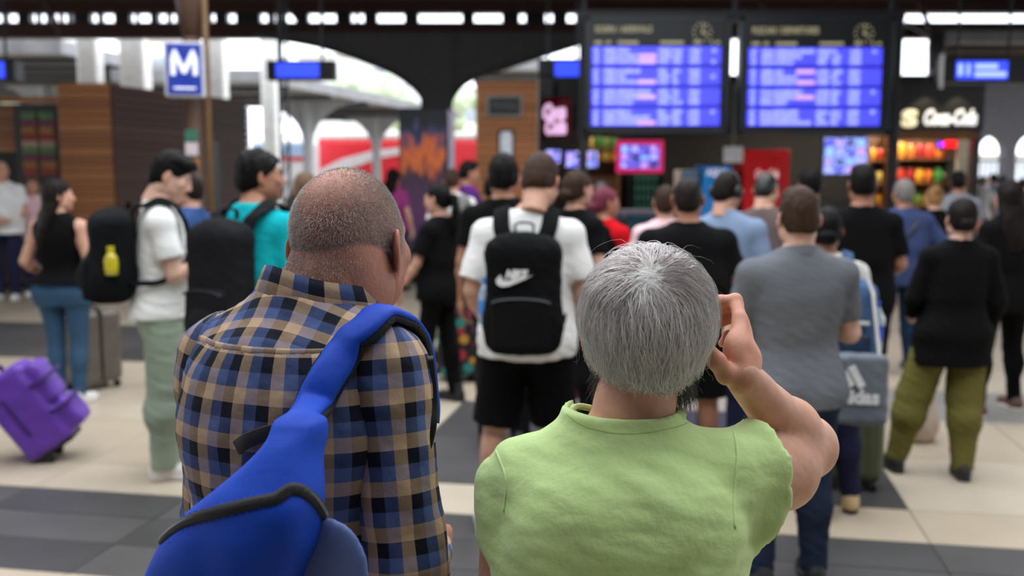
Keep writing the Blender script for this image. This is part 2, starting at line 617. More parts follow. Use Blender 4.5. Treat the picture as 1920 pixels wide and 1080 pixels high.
def hand_geo(curl=(25, 32, 22), thumb=(0, 0), vox=.0035, spread=.0, tpts=None, fat=1.0, stub=.035):
    """Left hand: wrist at the origin, fingers along +z, palm faces +y, thumb on +x."""
    key = ('hand', curl, thumb, vox, spread, tpts, fat, stub)
    if key in _cache:
        return _cache[key]
    fing = [(.031, .093, (.040, .024, .02), .0088), (.0105, .098, (.044, .028, .021), .0092), (-.0105, .094, (.041, .026, .02), .0088), (-.030, .085, (.032, .02, .018), .0078)]
    chains = []
    for i, (x, z, L, r) in enumerate(fing):
        a, p = 0.0, np.array([x, 0.0, z])
        pts = [np.array([x * .75, -.002, z * .55]), p]
        for seg, (l, c) in enumerate(zip(L, curl)):
            a += math.radians(c * (1 + .06 * i))
            p = p + l * np.array([x * spread * 6, math.sin(a), math.cos(a)])
            pts.append(p)
        chains.append((pts, [fat * q_ for q_ in (r * 1.15, r * 1.08, r, r * .93, r * .8)]))
    ty, tx = thumb
    chains.append(([np.array(q) for q in (tpts or ((.012, .008, .02), (.036, .014, .042), (.05 + tx * .5, .022 + ty * .5, .07), (.054 + tx, .03 + ty, .097)))], [fat * q_ for q_ in (.015, .0135, .0115, .009)]))
    P_ = np.concatenate([np.array(c[0]) for c in chains])
    F = SDF(np.minimum(P_.min(0), (-.045, -.025, -.045)) - .02, np.maximum(P_.max(0), (.045, .03, .1)) + .02, vox)
    F.ell((0, 0, .05), (.043, .0165, .056))
    F.box((0, -.001, .062), (.038, .0135, .034), r=.0125, k=.012)
    F.cap((0, 0, -stub), (0, 0, .03), .026, .03, k=.02)
    F.ell((.026, .01, .035), (.018, .015, .03), k=.012)
    for pts, rr in chains:
        G = SDF(F.lo, F.lo + (F.n - 1.5) * vox, vox)
        for j in range(len(pts) - 1):
            G.cap(pts[j], pts[j + 1], rr[j], rr[j + 1], k=.004)
        for j in range(2, len(pts) - 1):
            G.ell(pts[j], np.full(3, rr[j] * 1.08), k=.004)
        sl = tuple(slice(0, n) for n in F.f.shape)
        F.put(sl, G.f, .006)
    _cache[key] = F.surf(1)
    return _cache[key]


def shoe_geo(high=False, vox=.007):
    """Right/left alike: ankle at the origin (z .085), toe towards +y, ground z 0. Returns (upper, sole)."""
    key = ('shoe', high, vox)
    if key in _cache:
        return _cache[key]
    F = SDF((-.07, -.11, -.01), (.07, .23, .2), vox)
    F.ell((0, -.035, .05), (.04, .05, .052))
    F.cap((0, -.02, .05), (0, .12, .038), .042, .04, k=.03)
    F.ell((0, .15, .034), (.045, .055, .034), k=.03)
    F.cap((0, -.02, .05), (0, -.015, .15 if high else .105), .043, .045, k=.02, flat=True)
    F.clip(lambda X, Y, Z: .014 - Z + 0 * X)
    a = F.surf(1)
    G = SDF((-.08, -.12, -.015), (.08, .24, .06), vox)
    G.cap((0, -.04, .012), (0, .08, .012), .043, .045)
    G.ell((0, .12, .012), (.05, .09, .05), k=.03)
    G.clip(lambda X, Y, Z: np.abs(Z - .013) - .0135 + 0 * X + 0 * Y, .004)
    b = G.surf(0)
    _cache[key] = (a, b)
    return _cache[key]


_eye = []


def eye_mesh():
    if not _eye:
        F = SDF((-.016,) * 3, (.016,) * 3, .003)
        F.ell((0, 0, 0), (.0125,) * 3)
        _eye.append(mesh('eye', *F.surf(0), smooth=True))
    return _eye[0]


def set_tint(me, t):
    at = me.attributes.new('Tint', 'FLOAT_COLOR', 'POINT')
    at.data.foreach_set('color', t.astype(np.float32).ravel())


def place_hand(geo, W, d, n, right, scale=1.0, base=0.0):
    """Put the canonical hand at wrist W, fingers along d, palm normal n."""
    v, f = geo
    d = unit(d)
    n = unit(np.asarray(n, float) - d * (np.asarray(n, float) @ d))
    x = np.cross(n, d)
    v = v * scale
    if right:
        v = v * (-1, 1, 1)
        f = f[:, ::-1]
    return v @ np.stack([x, n, d]) + np.asarray(W), f


ARMS = dict(
    down=((.235, -.03, 1.13), (.255, .06, .885), (0, .15, -1), (-1, .1, 0)),
    phone=((.235, -.02, 1.13), (.09, .25, 1.19), (-.5, .8, .25), (-.3, .1, 1)),
    cross=((.25, .03, 1.13), (-.02, .2, 1.16), (-1, .15, .1), (0, -1, 0)),
    hip=((.36, -.06, 1.12), (.21, .06, .99), (-.7, .7, -.1), (-.8, -.6, 0)),
    front=((.24, .0, 1.12), (.13, .22, 1.02), (-.6, .7, -.1), (-1, -.2, .2)),
    bent=((.25, -.02, 1.13), (.2, .2, 1.03), (-.3, 1, 0), (-1, 0, .3)),
    back=((.26, -.12, 1.13), (.22, -.22, .92), (-.2, -.3, -1), (-1, .2, 0)))


def person(label, at, turn, H, hair=('short', 'black'), shirt=None, pants=None, shoes=None, skn='light', build=1.0, belly=0.0, fem=False, armL='down', armR='down',
           look=0.0, nod=0.0, lean=0.0, feet=((-.1, 0), (.1, 0)), hcurl=(25, 32, 22), vox=.0125, hips=1.0, rot_feet=8, group=None, headfwd=0.0, tiltx=0.0, headx=0.0):
    """shirt: dict(mat, sleeve short/long/none, hem, loose, neck round/polo), pants: dict(mat, kind long/short, loose)"""
    k = H / 1.75
    root = thing('person', label, 'person', at, turn, group)
    b = build
    shw = (.165 if fem else .185) * (.6 + .4 * b)
    S = {}
    arms = {}
    for sd, spec in ((-1, armL), (1, armR)):
        e, w, hd, pn = ARMS[spec] if isinstance(spec, str) else spec
        m = np.array([sd, 1, 1])
        e, w = np.array(e, float) * m, np.array(w, float) * m
        if isinstance(spec, str):
            e[0] += sd * (.03 * (b - 1) + belly * .3)
            w[0] += sd * (.03 * (b - 1) + belly * .3) if spec in ('down', 'bent', 'back') else 0
        arms[sd] = (np.array([sd * shw, -.012, 1.392]), e, w, np.array(hd, float) * m, np.array(pn, float) * m)

    def tf(v, sc=True):
        v = np.array(v, np.float32) * (k if sc else 1)
        up = np.maximum(v[:, 2] - .95 * k, 0)
        v[:, 1] += lean * up
        v[:, 0] += tiltx * up
        return v

    def torso(F, g=0.0, hem=None, loose=0.0, top=1.5, bot=.82):
        w = .9 if fem else 1.0
        hp = (1.08 if fem else 1.0) * hips
        r = [(.82, 0, -.005, .155 * hp * b, .105 * b), (.92, 0, -.012, .172 * hp * b, .122 * b), (1.06, 0, .01 + belly * .3, .142 * w * b + belly * .5, .108 * b + belly),
             (1.16, 0, .008 + belly * .35, .142 * w * b + belly * .5, .108 * b + belly), (1.3, 0, -.004, .168 * w * b, .122 * b), (1.39, 0, -.012, .168 * w * b, .105 * b), (1.45, 0, -.02, .125 * w * b, .078 * b), (1.49, 0, -.024, .07, .06)]
        r = [(z, cx, cy, rx + g, ry + g) for z, cx, cy, rx, ry in r]
        if hem is not None:
            r2 = []
            for z, cx, cy, rx, ry in r:
                if z < 1.25:
                    rx, ry = max(rx + loose * .6, .15 * w * b + loose), max(ry + loose * .6, .115 * b + loose)
                r2.append((z, cx, cy, rx, ry))
            r = [q for q in r2 if q[0] > hem + .03]
            q = min(r2, key=lambda q: abs(q[0] - hem))
            hx, hy = .178 * hp * b + .022, .13 * b + .026
            r = [(z, cx, cy, max(rx, hx) if z < 1.0 else rx, max(ry, hy) if z < 1.0 else ry) for z, cx, cy, rx, ry in r]
            r = [(hem,) + tuple(q[1:3]) + (max(q[3], hx) + .006, max(q[4], hy) + .008)] + r
        F.loft(r, k=.02, p=2.3)
        for s in (-1, 1):
            F.cap((0, -.024, 1.468), (s * shw * .9, -.014, 1.385), .05 + g, .058 + g, k=.045)
        if fem:
            for s in (-1, 1):
                F.ell((s * .07 * b, .085, 1.27), (.06 * b + g, .055 + g, .06 * b + g), k=.04)

    # --- body
    allp = np.array([p for a in arms.values() for p in a[:3]])
    xw = max(.29 * b, np.abs(allp[:, 0]).max() + .08)
    F = SDF((-xw, min(-.2, allp[:, 1].min() - .08), -.0), (xw, max(.22 + belly * 2, allp[:, 1].max() + .08), 1.56), vox)
    torso(F)
    legs = []
    for s, (fx, fy) in zip((-1, 1), feet):
        hp = np.array([s * .088 * b * hips, -.005, .9])
        an = np.array([fx, fy, .09])
        kn = (hp + an) / 2 + np.array([0, .025, .005])
        legs.append((hp, kn, an))
        F.cap(hp, kn, .082 * b * hips, .056 * (.5 + .5 * b), k=.03)
        F.cap(kn, an, .054 * (.5 + .5 * b), .036, k=.02)
        F.ell(kn * .7 + an * .3 + np.array([0, -.018, 0]), (.05, .052, .1), k=.03)
        if fem or hips > 1:
            F.ell((s * .075 * hips, -.07, .9), (.085 * hips, .075 * hips, .09), k=.04)
    bare = shirt is None or shirt.get('sleeve') == 'none'
    ua = (.047 if fem else .05) * (.45 + .55 * b)
    for sd, (Sh, E, W, hd, pn) in arms.items():
        F.ell(Sh, (.054 * (.5 + .5 * b),) * 3, k=.02)
        F.cap(Sh, E, ua * 1.08, ua * .84, k=.03)
        F.cap(E, W, ua * .84, .027, k=.012)
        F.ell(E * .72 + W * .28, (ua * .9,) * 3, k=.02)
    F.cap((0, -.03, 1.43), (headx * .6, -.025 + headfwd * .5, 1.53), .064 if not fem else .055, .056 if not fem else .05, k=.04)
    hv, hf, ht = head_geo(fem, .005, True, .004 if b > 1.1 else 0.0)
    Rh = rotz(-math.radians(look)) @ rotx(-math.radians(nod))
    hc = np.array([headx, -.002 + headfwd, 1.632])
    bv, bf = F.surf(1)
    parts = [(bv, bf), (hv @ Rh.T + hc, hf)]
    for sd, (Sh, E, W, hd, pn) in arms.items():
        c = hcurl
        parts.append(place_hand(hand_geo(c, vox=.005), W, hd, pn, sd > 0, 1.0 if not fem else .92))
    v, f = join(parts)
    t = np.ones((len(v), 4), np.float32)
    t[len(bv):len(bv) + len(ht)] = ht
    me = mesh('body', tf(v), f, True)
    set_tint(me, t)
    body = obj('body', me, SKIN[skn], root)
    for s in (-1, 1):
        e = obj('eye', eye_mesh(), M_EYE, body)
        e.location = tf([(Rh @ np.array([s * .032, .0805, .002])) + hc])[0].tolist()
        e.scale = (k, k, k)
    # --- hair
    if hair:
        st, colr = hair[:2]
        gv, gf = hair_geo(st)
        obj('hair' if st != 'cap' else 'cap', mesh('hair', tf(gv @ Rh.T + hc), gf, True), HAIR[colr] if st != 'cap' else hair[2], root)
    # --- shirt
    if shirt:
        loose, hem = shirt.get('loose', .01), shirt.get('hem', .87)
        sl = shirt.get('sleeve', 'short')
        F = SDF((-xw - .03, min(-.24, allp[:, 1].min() - .1), hem - .05), (xw + .03, max(.26 + belly * 2, allp[:, 1].max() + .1), 1.56), vox)
        torso(F, .012, hem, loose)
        for sd, (Sh, E, W, hd, pn) in arms.items():
            if sl == 'none':
                continue
            F.ell(Sh, (.052 * (.5 + .5 * b) + .008,) * 3, k=.02)
            q = Sh + (E - Sh) * shirt.get('cut', .68) if sl == 'short' else E
            w = shirt.get('wide', .018)
            F.cap(Sh, q, ua * 1.04 + .01, ua * (.98 if sl == 'short' else .9) + w, k=.03, flat=(sl == 'short'))
            if sl == 'long':
                F.cap(E, E + (W - E) * .93, ua * .9 + w, .032 + w * .5, k=.01, flat=True)
        am = shirt.get('fold', .006)
        F.warp(lambda X, Y, Z: am * (wob(X, Y, Z * 1.5, 22) * np.clip((1.38 - Z) * 4, .25, 1) + .6 * wob(X * .5, Y * .5, Z * 2, 40)))
        if sl == 'none':
            for s in (-1, 1):
                F.ell((s * (shw + .075), -.01, 1.42), (.085, .12, .13), k=.02, op='-')
        nk = shirt.get('neck', 'round')
        F.cap((0, -.02 if nk != 'wide' else .0, 1.49), (0, .02, 1.56), .066 if nk != 'wide' else .085, .09, k=.01, op='-')
        v, f = F.surf(1)
        so = obj('shirt', mesh('shirt', tf(v), f, True), shirt['mat'], root, shirt.get('label'))
        if nk == 'polo':
            a = np.linspace(-2.4, 2.4, 15)
            pts = [(.08 * math.sin(t_), -.022 - .078 * math.cos(t_), 1.502 - .03 * (1 - math.cos(t_)) / 2) for t_ in a]
            v, f = ribbon(pts, [(.35 * math.sin(t_), -.35 * math.cos(t_), -1) for t_ in a], .048, .008, 3)
            obj('collar', mesh('collar', tf(v), f, True), shirt.get('mat2', shirt['mat']), so)
    # --- trousers / shorts / skirt
    if pants:
        kind, lo = pants.get('kind', 'long'), pants.get('loose', .015)
        F = SDF((-max(.32 * b * hips, max(abs(q[0]) for q in feet) + .13), -.26, .02), (max(.32 * b * hips, max(abs(q[0]) for q in feet) + .13), .26 + belly, 1.12), vox)
        hp_ = (1.08 if fem else 1.0) * hips
        if kind == 'skirt':
            z0 = pants.get('hem', .3)
            F.loft([(z0, 0, 0, .27, .2), (.6, 0, 0, .22, .17), (.9, 0, -.01, .18 * hp_ * b, .135 * b), (1.04, 0, .01, .15 * b, .12 * b)])
            F.warp(lambda X, Y, Z: .012 * np.sin(np.arctan2(Y, X) * 9) * np.clip(1 - Z, 0, 1))
        else:
            F.loft([(.8, 0, -.008, .162 * hp_ * b, .118 * b), (.92, 0, -.012, .178 * hp_ * b, .13 * b), (1.03, 0, .005 + belly * .3, .15 * b + belly * .5, .116 * b + belly)], k=.02)
            for s, (hpj, kn, an) in zip((-1, 1), legs):
                tk = .086 * b * hips + lo * .5
                if kind == 'short':
                    q = hpj + (kn - hpj) * pants.get('cut', .95)
                    F.cap(hpj, q, tk, .07 * (.5 + .5 * b) + lo, k=.03, flat=True)
                else:
                    F.cap(hpj, kn, tk, .058 * (.5 + .5 * b) + lo, k=.03)
                    an2 = an + np.array([0, 0, pants.get('up', -.03)])
                    F.cap(kn, an2, .056 * (.5 + .5 * b) + lo, .042 + lo * pants.get('flare', 1.0), k=.02, flat=True)
                if kind == 'long':
                    F.ell(kn * .7 + an * .3 + np.array([0, -.018, 0]), (.056 + lo, .06 + lo, .12), k=.03)
                if fem or hips > 1:
                    F.ell((s * .075 * hips, -.07, .9), (.09 * hips, .08 * hips, .095), k=.04)
            F.warp(lambda X, Y, Z: .006 * wob(X, Y, Z * 1.6, 20) + .005 * wob(X * .6, Y * .6, Z * 2.2, 45) * np.clip(1.1 - Z * 1.2, .3, 1))
        v, f = F.surf(1)
        obj('trousers' if kind == 'long' else 'shorts' if kind == 'short' else 'skirt', mesh('trousers', tf(v), f, True), pants['mat'], root, pants.get('label'))
    # --- shoes
    if shoes:
        (uv, uf), (sv, sf) = shoe_geo(shoes.get('high', False))
        ms, mo = _cache.setdefault(('shoemesh', shoes.get('high', False)), (mesh('shoe', uv, uf, True), mesh('sole', sv, sf, True)))
        for s, (fx, fy) in zip((-1, 1), feet):
            o = obj('shoe', ms if len(ms.materials) == 0 else ms, shoes['mat'], root)
            o.location = (fx * k, fy * k, 0)
            o.rotation_euler = (0, 0, -math.radians(s * rot_feet))
            o.scale = (k,) * 3
            obj('sole', mo, shoes.get('sole', shoes['mat']), o)
    root['k'] = k
    del root['k']
    return root, tf, dict(k=k, shw=shw, arms=arms, hc=hc, Rh=Rh)


SKIN = dict(light=skin('light', (198, 150, 127)), tan=skin('tan', (166, 116, 92)), dark=skin('deep', (130, 90, 70)), pale=skin('pale', (210, 166, 146)))
HAIR = dict(black=hairmat('black', (13, 11, 11)), brown=hairmat('brown', (58, 41, 31)), dark=hairmat('dark_brown', (26, 19, 17)), grey=hairmat('grey', (120, 116, 112)),
            white=hairmat('white', (190, 186, 180)), light=hairmat('light_brown', (104, 82, 64)), red=hairmat('wine', (110, 50, 66)), blond=hairmat('blond', (140, 104, 66)), buzz=hairmat('stubble', (34, 27, 25)))
M_EYE = mat('eye_white', (225, 220, 215), rough=.2)

# ------------------------------------------------------------------ materials of the place
M_DARK = mat('dark_steel', (22, 23, 26), rough=.45, bump=.1)
M_BLACK = mat('black_plastic', (16, 16, 18), rough=.4)
M_IRON = mat('grey_iron', (74, 75, 80), rough=.6, bump=.15)
M_RUST = mat('red_brown_steel', (64, 34, 30), rough=.6, bump=.15)
M_WHITE = mat('white_paint', (232, 232, 230), rough=.5)
M_GREY = mat('grey_paint', (150, 152, 156), rough=.6)
M_CANOPY = mat('grey_sheet_metal', (128, 128, 132), rough=.5, var=.2, scale=2)
M_CEIL = mat('dark_roof_boards', (56, 40, 32), rough=.8, var=.25, stretch=(1, .1, 1))
M_WALL = mat('plaster', (96, 90, 84), rough=.9, bump=.1)
CREAM = [mat('terrazzo_cream_%d' % i, c, rough=.38, var=.06, scale=3, bump=.02, spec=.4) for i, c in enumerate(((192, 178, 158), (186, 171, 150), (196, 183, 164)))]
SLATE = [mat('dark_grey_stone_%d' % i, c, rough=.4, var=.14, scale=2.2, bump=.03, spec=.4) for i, c in enumerate(((82, 80, 80), (75, 74, 74), (88, 86, 85)))]
GREYST = [mat('mid_grey_stone', (146, 142, 136), rough=.36, var=.08, scale=3, spec=.4)]
WOOD = [mat('brown_cladding_%d' % i, c, rough=.5, var=.3, scale=5, bump=.15, stretch=(.12, .12, 1)) for i, c in enumerate(((146, 92, 52), (132, 82, 46), (156, 102, 60)))]

# ------------------------------------------------------------------ floor: slabs laid on a slightly turned grid
AL = math.radians(10.4)
E1, E2 = np.array([math.cos(AL), -math.sin(AL)]), np.array([math.sin(AL), math.cos(AL)])
fl = MB().box((-30, -9, -.3), (30, 90, -.012)).build('floor', mat('floor_bed', (168, 156, 138), rough=.5, var=.12, scale=1.5))
tag(fl, kind='structure')
v1 = 4.575
ua, ub = float(PZ(850, 772)[:2] @ E1), float(PZ(1650, 870)[:2] @ E1)
rows = [v1 - 2.8, v1 - 1.9, v1 - 1.0, v1 - .667, v1 - .333, v1, v1 + .46]
while rows[-1] < 14:
    rows.append(rows[-1] + .96)
cols = [ua + (ub - ua) / 3 * i for i in range(-7, 8)]
rnd = random.Random(4)
vgrey = float(PZ(1800, 772)[:2] @ E2)
vdark = float(PZ(175, 630)[:2] @ E2)
shared = {}
for r in range(len(rows) - 1):
    for c in range(len(cols) - 1):
        cu, cv = (cols[c] + cols[c + 1]) / 2, (rows[r] + rows[r + 1]) / 2
        p = E1 * cu + E2 * cv
        if p[1] < 2.2 or p[1] > 13 or abs(p[0]) > .62 * p[1] + 1.6:
            continue
        dark = (v1 - 1.0 < cv < v1) or (cv > v1 + .46 and ua < cu < ub and cv < v1 + 2.6) or (abs(cv - vdark) < .75 and cu < ua - .5)
        w, h = cols[c + 1] - cols[c], rows[r + 1] - rows[r]
        key = (round(w, 3), round(h, 3))
        if key not in shared:
            b = MB().box((-w / 2 + .003, -h / 2 + .003, -.012), (w / 2 - .003, h / 2 - .003, 0))
            shared[key] = mesh('slab', b.v, b.f)
        o = obj('tile', shared[key], None, fl)
        if len(shared[key].materials) == 0:
            shared[key].materials.append(CREAM[0])
        o.material_slots[0].link = 'OBJECT'
        o.material_slots[0].material = rnd.choice(SLATE if dark else GREYST if (abs(cv - vgrey) < .55 and cu > ub) else CREAM)
        o.location = (p[0], p[1], rnd.uniform(-.0006, .0006))
        o.rotation_euler = (0, 0, -AL)

# ------------------------------------------------------------------ hall: roof with a long roof light over the queue, unseen and shaped for its light, rear and side walls
ZC = 5.15
b = MB()
for lo, hi in (((-15, -9, ZC), (-4.6, 21.2, ZC + .2)), ((4.6, -9, ZC), (15, 21.2, ZC + .2)), ((-4.6, -9, ZC), (4.6, .1, ZC + .2)), ((-4.6, 10.5, ZC), (4.6, 21.2, ZC + .2))):
    b.box(lo, hi)
tag(b.build('ceiling', M_CEIL), kind='structure')
tag(MB().box((-15, -9.2, 0), (15, -9, ZC)).build('wall_rear_added', M_WALL), kind='structure')  # unseen wall, added dark so that light comes mainly from above
M_SIDE = mat('pale_plaster', (176, 170, 158), rough=.9, bump=.02)
for nm, s_ in (('wall_left', -1), ('wall_right', 1)):
    b = MB()
    xs_ = sorted((s_ * 15, s_ * 15.2))
    b.box((xs_[0], -9, 0), (xs_[1], 20.5, 1.0))
    b.box((xs_[0], -9, 3.9), (xs_[1], 20.5, ZC))
    for i in range(8):
        b.box((xs_[0], -9 + i * 4.07, 1.0), (xs_[1], -8 + i * 4.07, 3.9))
    wl_ = tag(b.build(nm, M_SIDE), kind='structure')
    for i in range(7):
        fr_ = MB()
        y0, y1 = -8 + i * 4.07, -4.93 + i * 4.07
        for k_ in range(4):
            yy = y0 + (y1 - y0) * k_ / 3
            fr_.box((xs_[0] + .06, yy - .03, 1.0), (xs_[1] - .06, yy + .03, 3.9))
        fr_.box((xs_[0] + .06, y0, 2.7), (xs_[1] - .06, y1, 2.76))
        fr_.build('window_frame', M_DARK, wl_)
# beam with the bright gap above it, bars of the truss standing in the gap
zb0, zb1, zs = P(300, 72, 21)[2], P(300, 43, 21)[2], P(300, 24, 21)[2]
tr = tag(MB().box((-15, 20.9, zb0), (15, 21.2, zb1)).build('trim_1', M_RUST), kind='structure')
MB().box((-15, 20.9, zs), (15, 21.25, ZC)).build('top_chord', M_RUST, tr)
rnd = random.Random(11)
x = -14.5
while x < 14.5:
    w = rnd.choice((.03, .05, .08, .16, .3, .45)) * rnd.uniform(.7, 1.2)
    if not (-2.9 < x < -.3 and rnd.random() < .45) and not x > 8.2 and not (2.2 < x < 3.4):
        MB().box((x, 20.95, zb1 - .02), (x + w, 21.15, zs + .02)).build('truss_bar', M_DARK, tr)
    x += w + rnd.uniform(.08, .28)
for px, py0, py1 in ((100, 0, 60), (1440, 0, 45), (1735, 0, 60), (545, 0, 35)):
    a, c = P(px - 14, py0, 20), P(px + 12, py1, 20)
    MB().tube([a, c], .05, 6).build('brace', M_RUST, tr)

# ------------------------------------------------------------------ columns with arched brackets
M_ARCH = mat('dark_grey_ironwork', (88, 86, 88), rough=.7, bump=.2)


def arch_column(px, Y, hw, left, right, label, top_py, bot=0.0, m=None):
    c = P(px, 300, Y)
    t = thing('arched_column', label, 'column', (c[0], Y, 0))
    ztop = P(px, top_py, Y)[2]
    MB().box((-hw, -.12, .25), (hw, .12, ztop)).build('shaft', m or M_ARCH, t)
    MB().box((-hw - .08, -.2, 0), (hw + .08, .2, .25), bev=.02).build('plinth', m or M_ARCH, t)
    for sgn, pts in ((-1, left), (1, right)):
        if not pts:
            continue
        q = [P(a, b_, Y) for a, b_ in pts]
        cur = catmull([(w[0] - c[0], 0, w[2]) for w in q], 6)
        poly = [(sgn * hw * .5, ztop)] + [(sgn * hw * .5, cur[0][2])] + [(w[0], w[2]) for w in cur] + [(cur[-1][0], ztop)]
        if sgn < 0:
            poly = poly[::-1]
        MB().prism(poly, .16, Matrix.Translation((0, -.08, 0))).build('bracket', m or M_ARCH, t)
        MB().tube([(w[0], -.09, w[2]) for w in cur], .045, 6).build('flange', M_IRON, t)
    return t


arch_column(820, 20.6, .32, [(797, 205), (788, 178), (750, 145), (690, 118), (600, 88), (478, 66)], [(843, 205), (852, 180), (880, 152), (950, 128), (1040, 98), (1110, 76)],
            'dark iron column with wide arched brackets rising between poster box and slatted pillar', 62)
arch_column(1752, 20.4, .18, [(1742, 130), (1742, 90), (1739, 68), (1696, 44)], [(1775, 118), (1800, 100), (1860, 88), (1930, 80)], 'dark iron column behind the snack shop with a short bracket', 50)

# brown column that carries the metro sign
cp = P(367, 300, 10.9)
t = thing('station_column', 'brown painted round station column carrying the blue M sign', 'column', (cp[0], 10.9, 0))
M_BROWN = mat('brown_paint', (88, 64, 50), rough=.5, bump=.1)
MB().tube([(0, 0, 0), (0, 0, .5), (0, 0, .52), (0, 0, ZC)], [.13, .13, .095, .095], 16).build('shaft', M_BROWN, t, True)
MB().tube([(0, 0, 3.1), (0, 0, 3.5), (0, 0, 4.2)], [.1, .16, .3], 12).build('capital', M_BROWN, t, True)
MB().tube([(.16, -.03, 0), (.16, -.03, ZC)], .035, 8).build('drain_pipe', mat('ochre_paint', (120, 88, 52), rough=.5), t, True)
for z0, z1, c, nm in ((2.0, 2.12, (60, 120, 96), 'sticker_green'), (1.84, 1.98, (215, 200, 205), 'sticker_white'), (1.7, 1.8, (190, 120, 50), 'sticker_orange')):
    MB().box((-.07, -.118, z0), (.06, -.094, z1)).build('sticker', mat(nm, c), t)
c = P(347, 131, 10.6)
ms = thing('metro_sign', 'blue metro sign box with white letter M fixed to brown column', 'sign', c, 0)
ms.rotation_euler = (0, 0, math.radians(12))
w, h = .2, .285
MB().box((-w, -.07, -h), (w, .07, h), bev=.015).build('box', mat('sign_white', (205, 206, 212), rough=.3), ms)
MB().box((-w + .03, -.082, -h + .03), (w - .03, -.068, h - .03)).build('blue_panel', mat('metro_blue', (28, 52, 150), rough=.3, emit=.12), ms)
MB().prism([(-.135, -.11), (-.135, .06), (-.105, .15), (-.075, .15), (0, -.02), (.075, .15), (.105, .15), (.135, .06), (.135, -.11), (.085, -.11), (.085, .05), (.02, -.09), (-.02, -.09), (-.085, .05), (-.085, -.11)][::-1], .012, Matrix.Translation((0, -.094, .045))).build('letter', mat('sign_letter', (225, 228, 240), emit=.25), ms)
MB().box((-.11, -.095, -.205), (.11, -.083, -.185)).build('underline', mat('sign_letter', (225, 228, 240)), ms)
MB().box((-.02, .07, .1), (.12, .24, .14)).build('arm', M_IRON, ms)

# ------------------------------------------------------------------ wooden kiosk on the left
K0, K1 = P(212, 300, 13.5), P(467, 300, 16.6)
kz = 2.85
ko = thing('timber_kiosk', 'brown timber-clad kiosk of horizontal planks with menu board', 'kiosk', (K0[0], K0[1], 0))
dr = unit([K1[0] - K0[0], K1[1] - K0[1], 0])
ang = math.atan2(dr[1], dr[0])
Lr = float(np.hypot(K1[0] - K0[0], K1[1] - K0[1]))
core = MB()
core.box((-.68, .03, 0), (-.03, Lr - .2, kz - .03))
core.box((-4.2, .8, 0), (-.6, Lr - .2, kz - .25))
core.build('body', mat('kiosk_core', (30, 24, 22)), ko)
core = MB().box((0, 0, 0), (Lr, .25, kz - .05), Matrix.Rotation(ang, 4, 'Z') @ Matrix.Translation((0, .03, 0)))
core.build('side_wall', mat('kiosk_core', (30, 24, 22)), ko)
WOOD_SHADE = [mat('shaded_cladding_%d' % i, c_, rough=.6, var=.3, scale=5, stretch=(.12, .12, 1), bump=.15) for i, c_ in enumerate(((74, 48, 38), (66, 43, 34), (80, 53, 41)))]  # cladding copy with shade put into its colour, for side and low boards
rnd = random.Random(3)


def planks(n, z0, z1, make, mats, parent):
    """Horizontal boards one by one, alike ones sharing a mesh."""
    me = None
    st = (z1 - z0) / n
    for i in range(n):
        if me is None:
            me = make(st)
        o = obj('plank', me, mats[0], parent)
        o.material_slots[0].link = 'OBJECT'
        o.material_slots[0].material = rnd.choice(mats)
        o.location = (0, rnd.uniform(-.004, .004), z0 + i * st)


def pm(x0, x1, y0, y1, M=None):
    def f(st):
        b_ = MB().box((x0, y0, .006), (x1, y1, st - .006), M)
        return mesh('plank', b_.v, b_.f)
    return f


planks(26, .05, kz, pm(-.7, 0, -.02, .035), WOOD, ko)
planks(26, .05, kz - .02, pm(.01, Lr, -.022, .035, Matrix.Rotation(ang, 4, 'Z')), WOOD_SHADE, ko)
planks(8, 1.95, kz - .12, pm(-4.2, -.7, .74, .79), WOOD, ko)
planks(8, .1, 1.0, pm(-4.2, -.7, .72, .79), WOOD_SHADE, ko)
b = MB()
for i in range(4):
    b.box((-4.1, .77, 1.05 + i * .22), (-.8, .79, 1.2 + i * .22))
mb = MB().box((-1.55, .5, 1.5), (-.9, .56, 2.6)).build('menu_board', M_BLACK, ko)
for i in range(9):
    for j in range(2):
        MB().box((-1.45 + j * .25, .485, 1.62 + i * .095), (-1.24 + j * .25 + rnd.uniform(-.02, .02), .5, 1.73 + i * .095)).build('menu_item', mat('menu_%d' % (i * 2 % 5), [(120, 44, 40), (130, 92, 44), (90, 40, 60), (70, 100, 60), (140, 120, 100)][(i + j) % 5], emit=.05, var=.3, scale=40), mb)
MB().box((-1.4, .6, 1.2), (-1.18, .78, 1.8)).build('cooler', mat('green_glass', (20, 70, 52), rough=.2, emit=.05), ko)
MB().box((-4.2, .55, 1.0), (-.7, .95, 1.06)).build('counter', M_DARK, ko)
MB().box((1.9, -.05, .1), (2.35, -.02, 2.15), Matrix.Rotation(ang, 4, 'Z')).build('doorway', M_BLACK, ko)

# ------------------------------------------------------------------ small platform displays
SCRB = glow('lcd_blue', (44, 66, 225), 1.3)


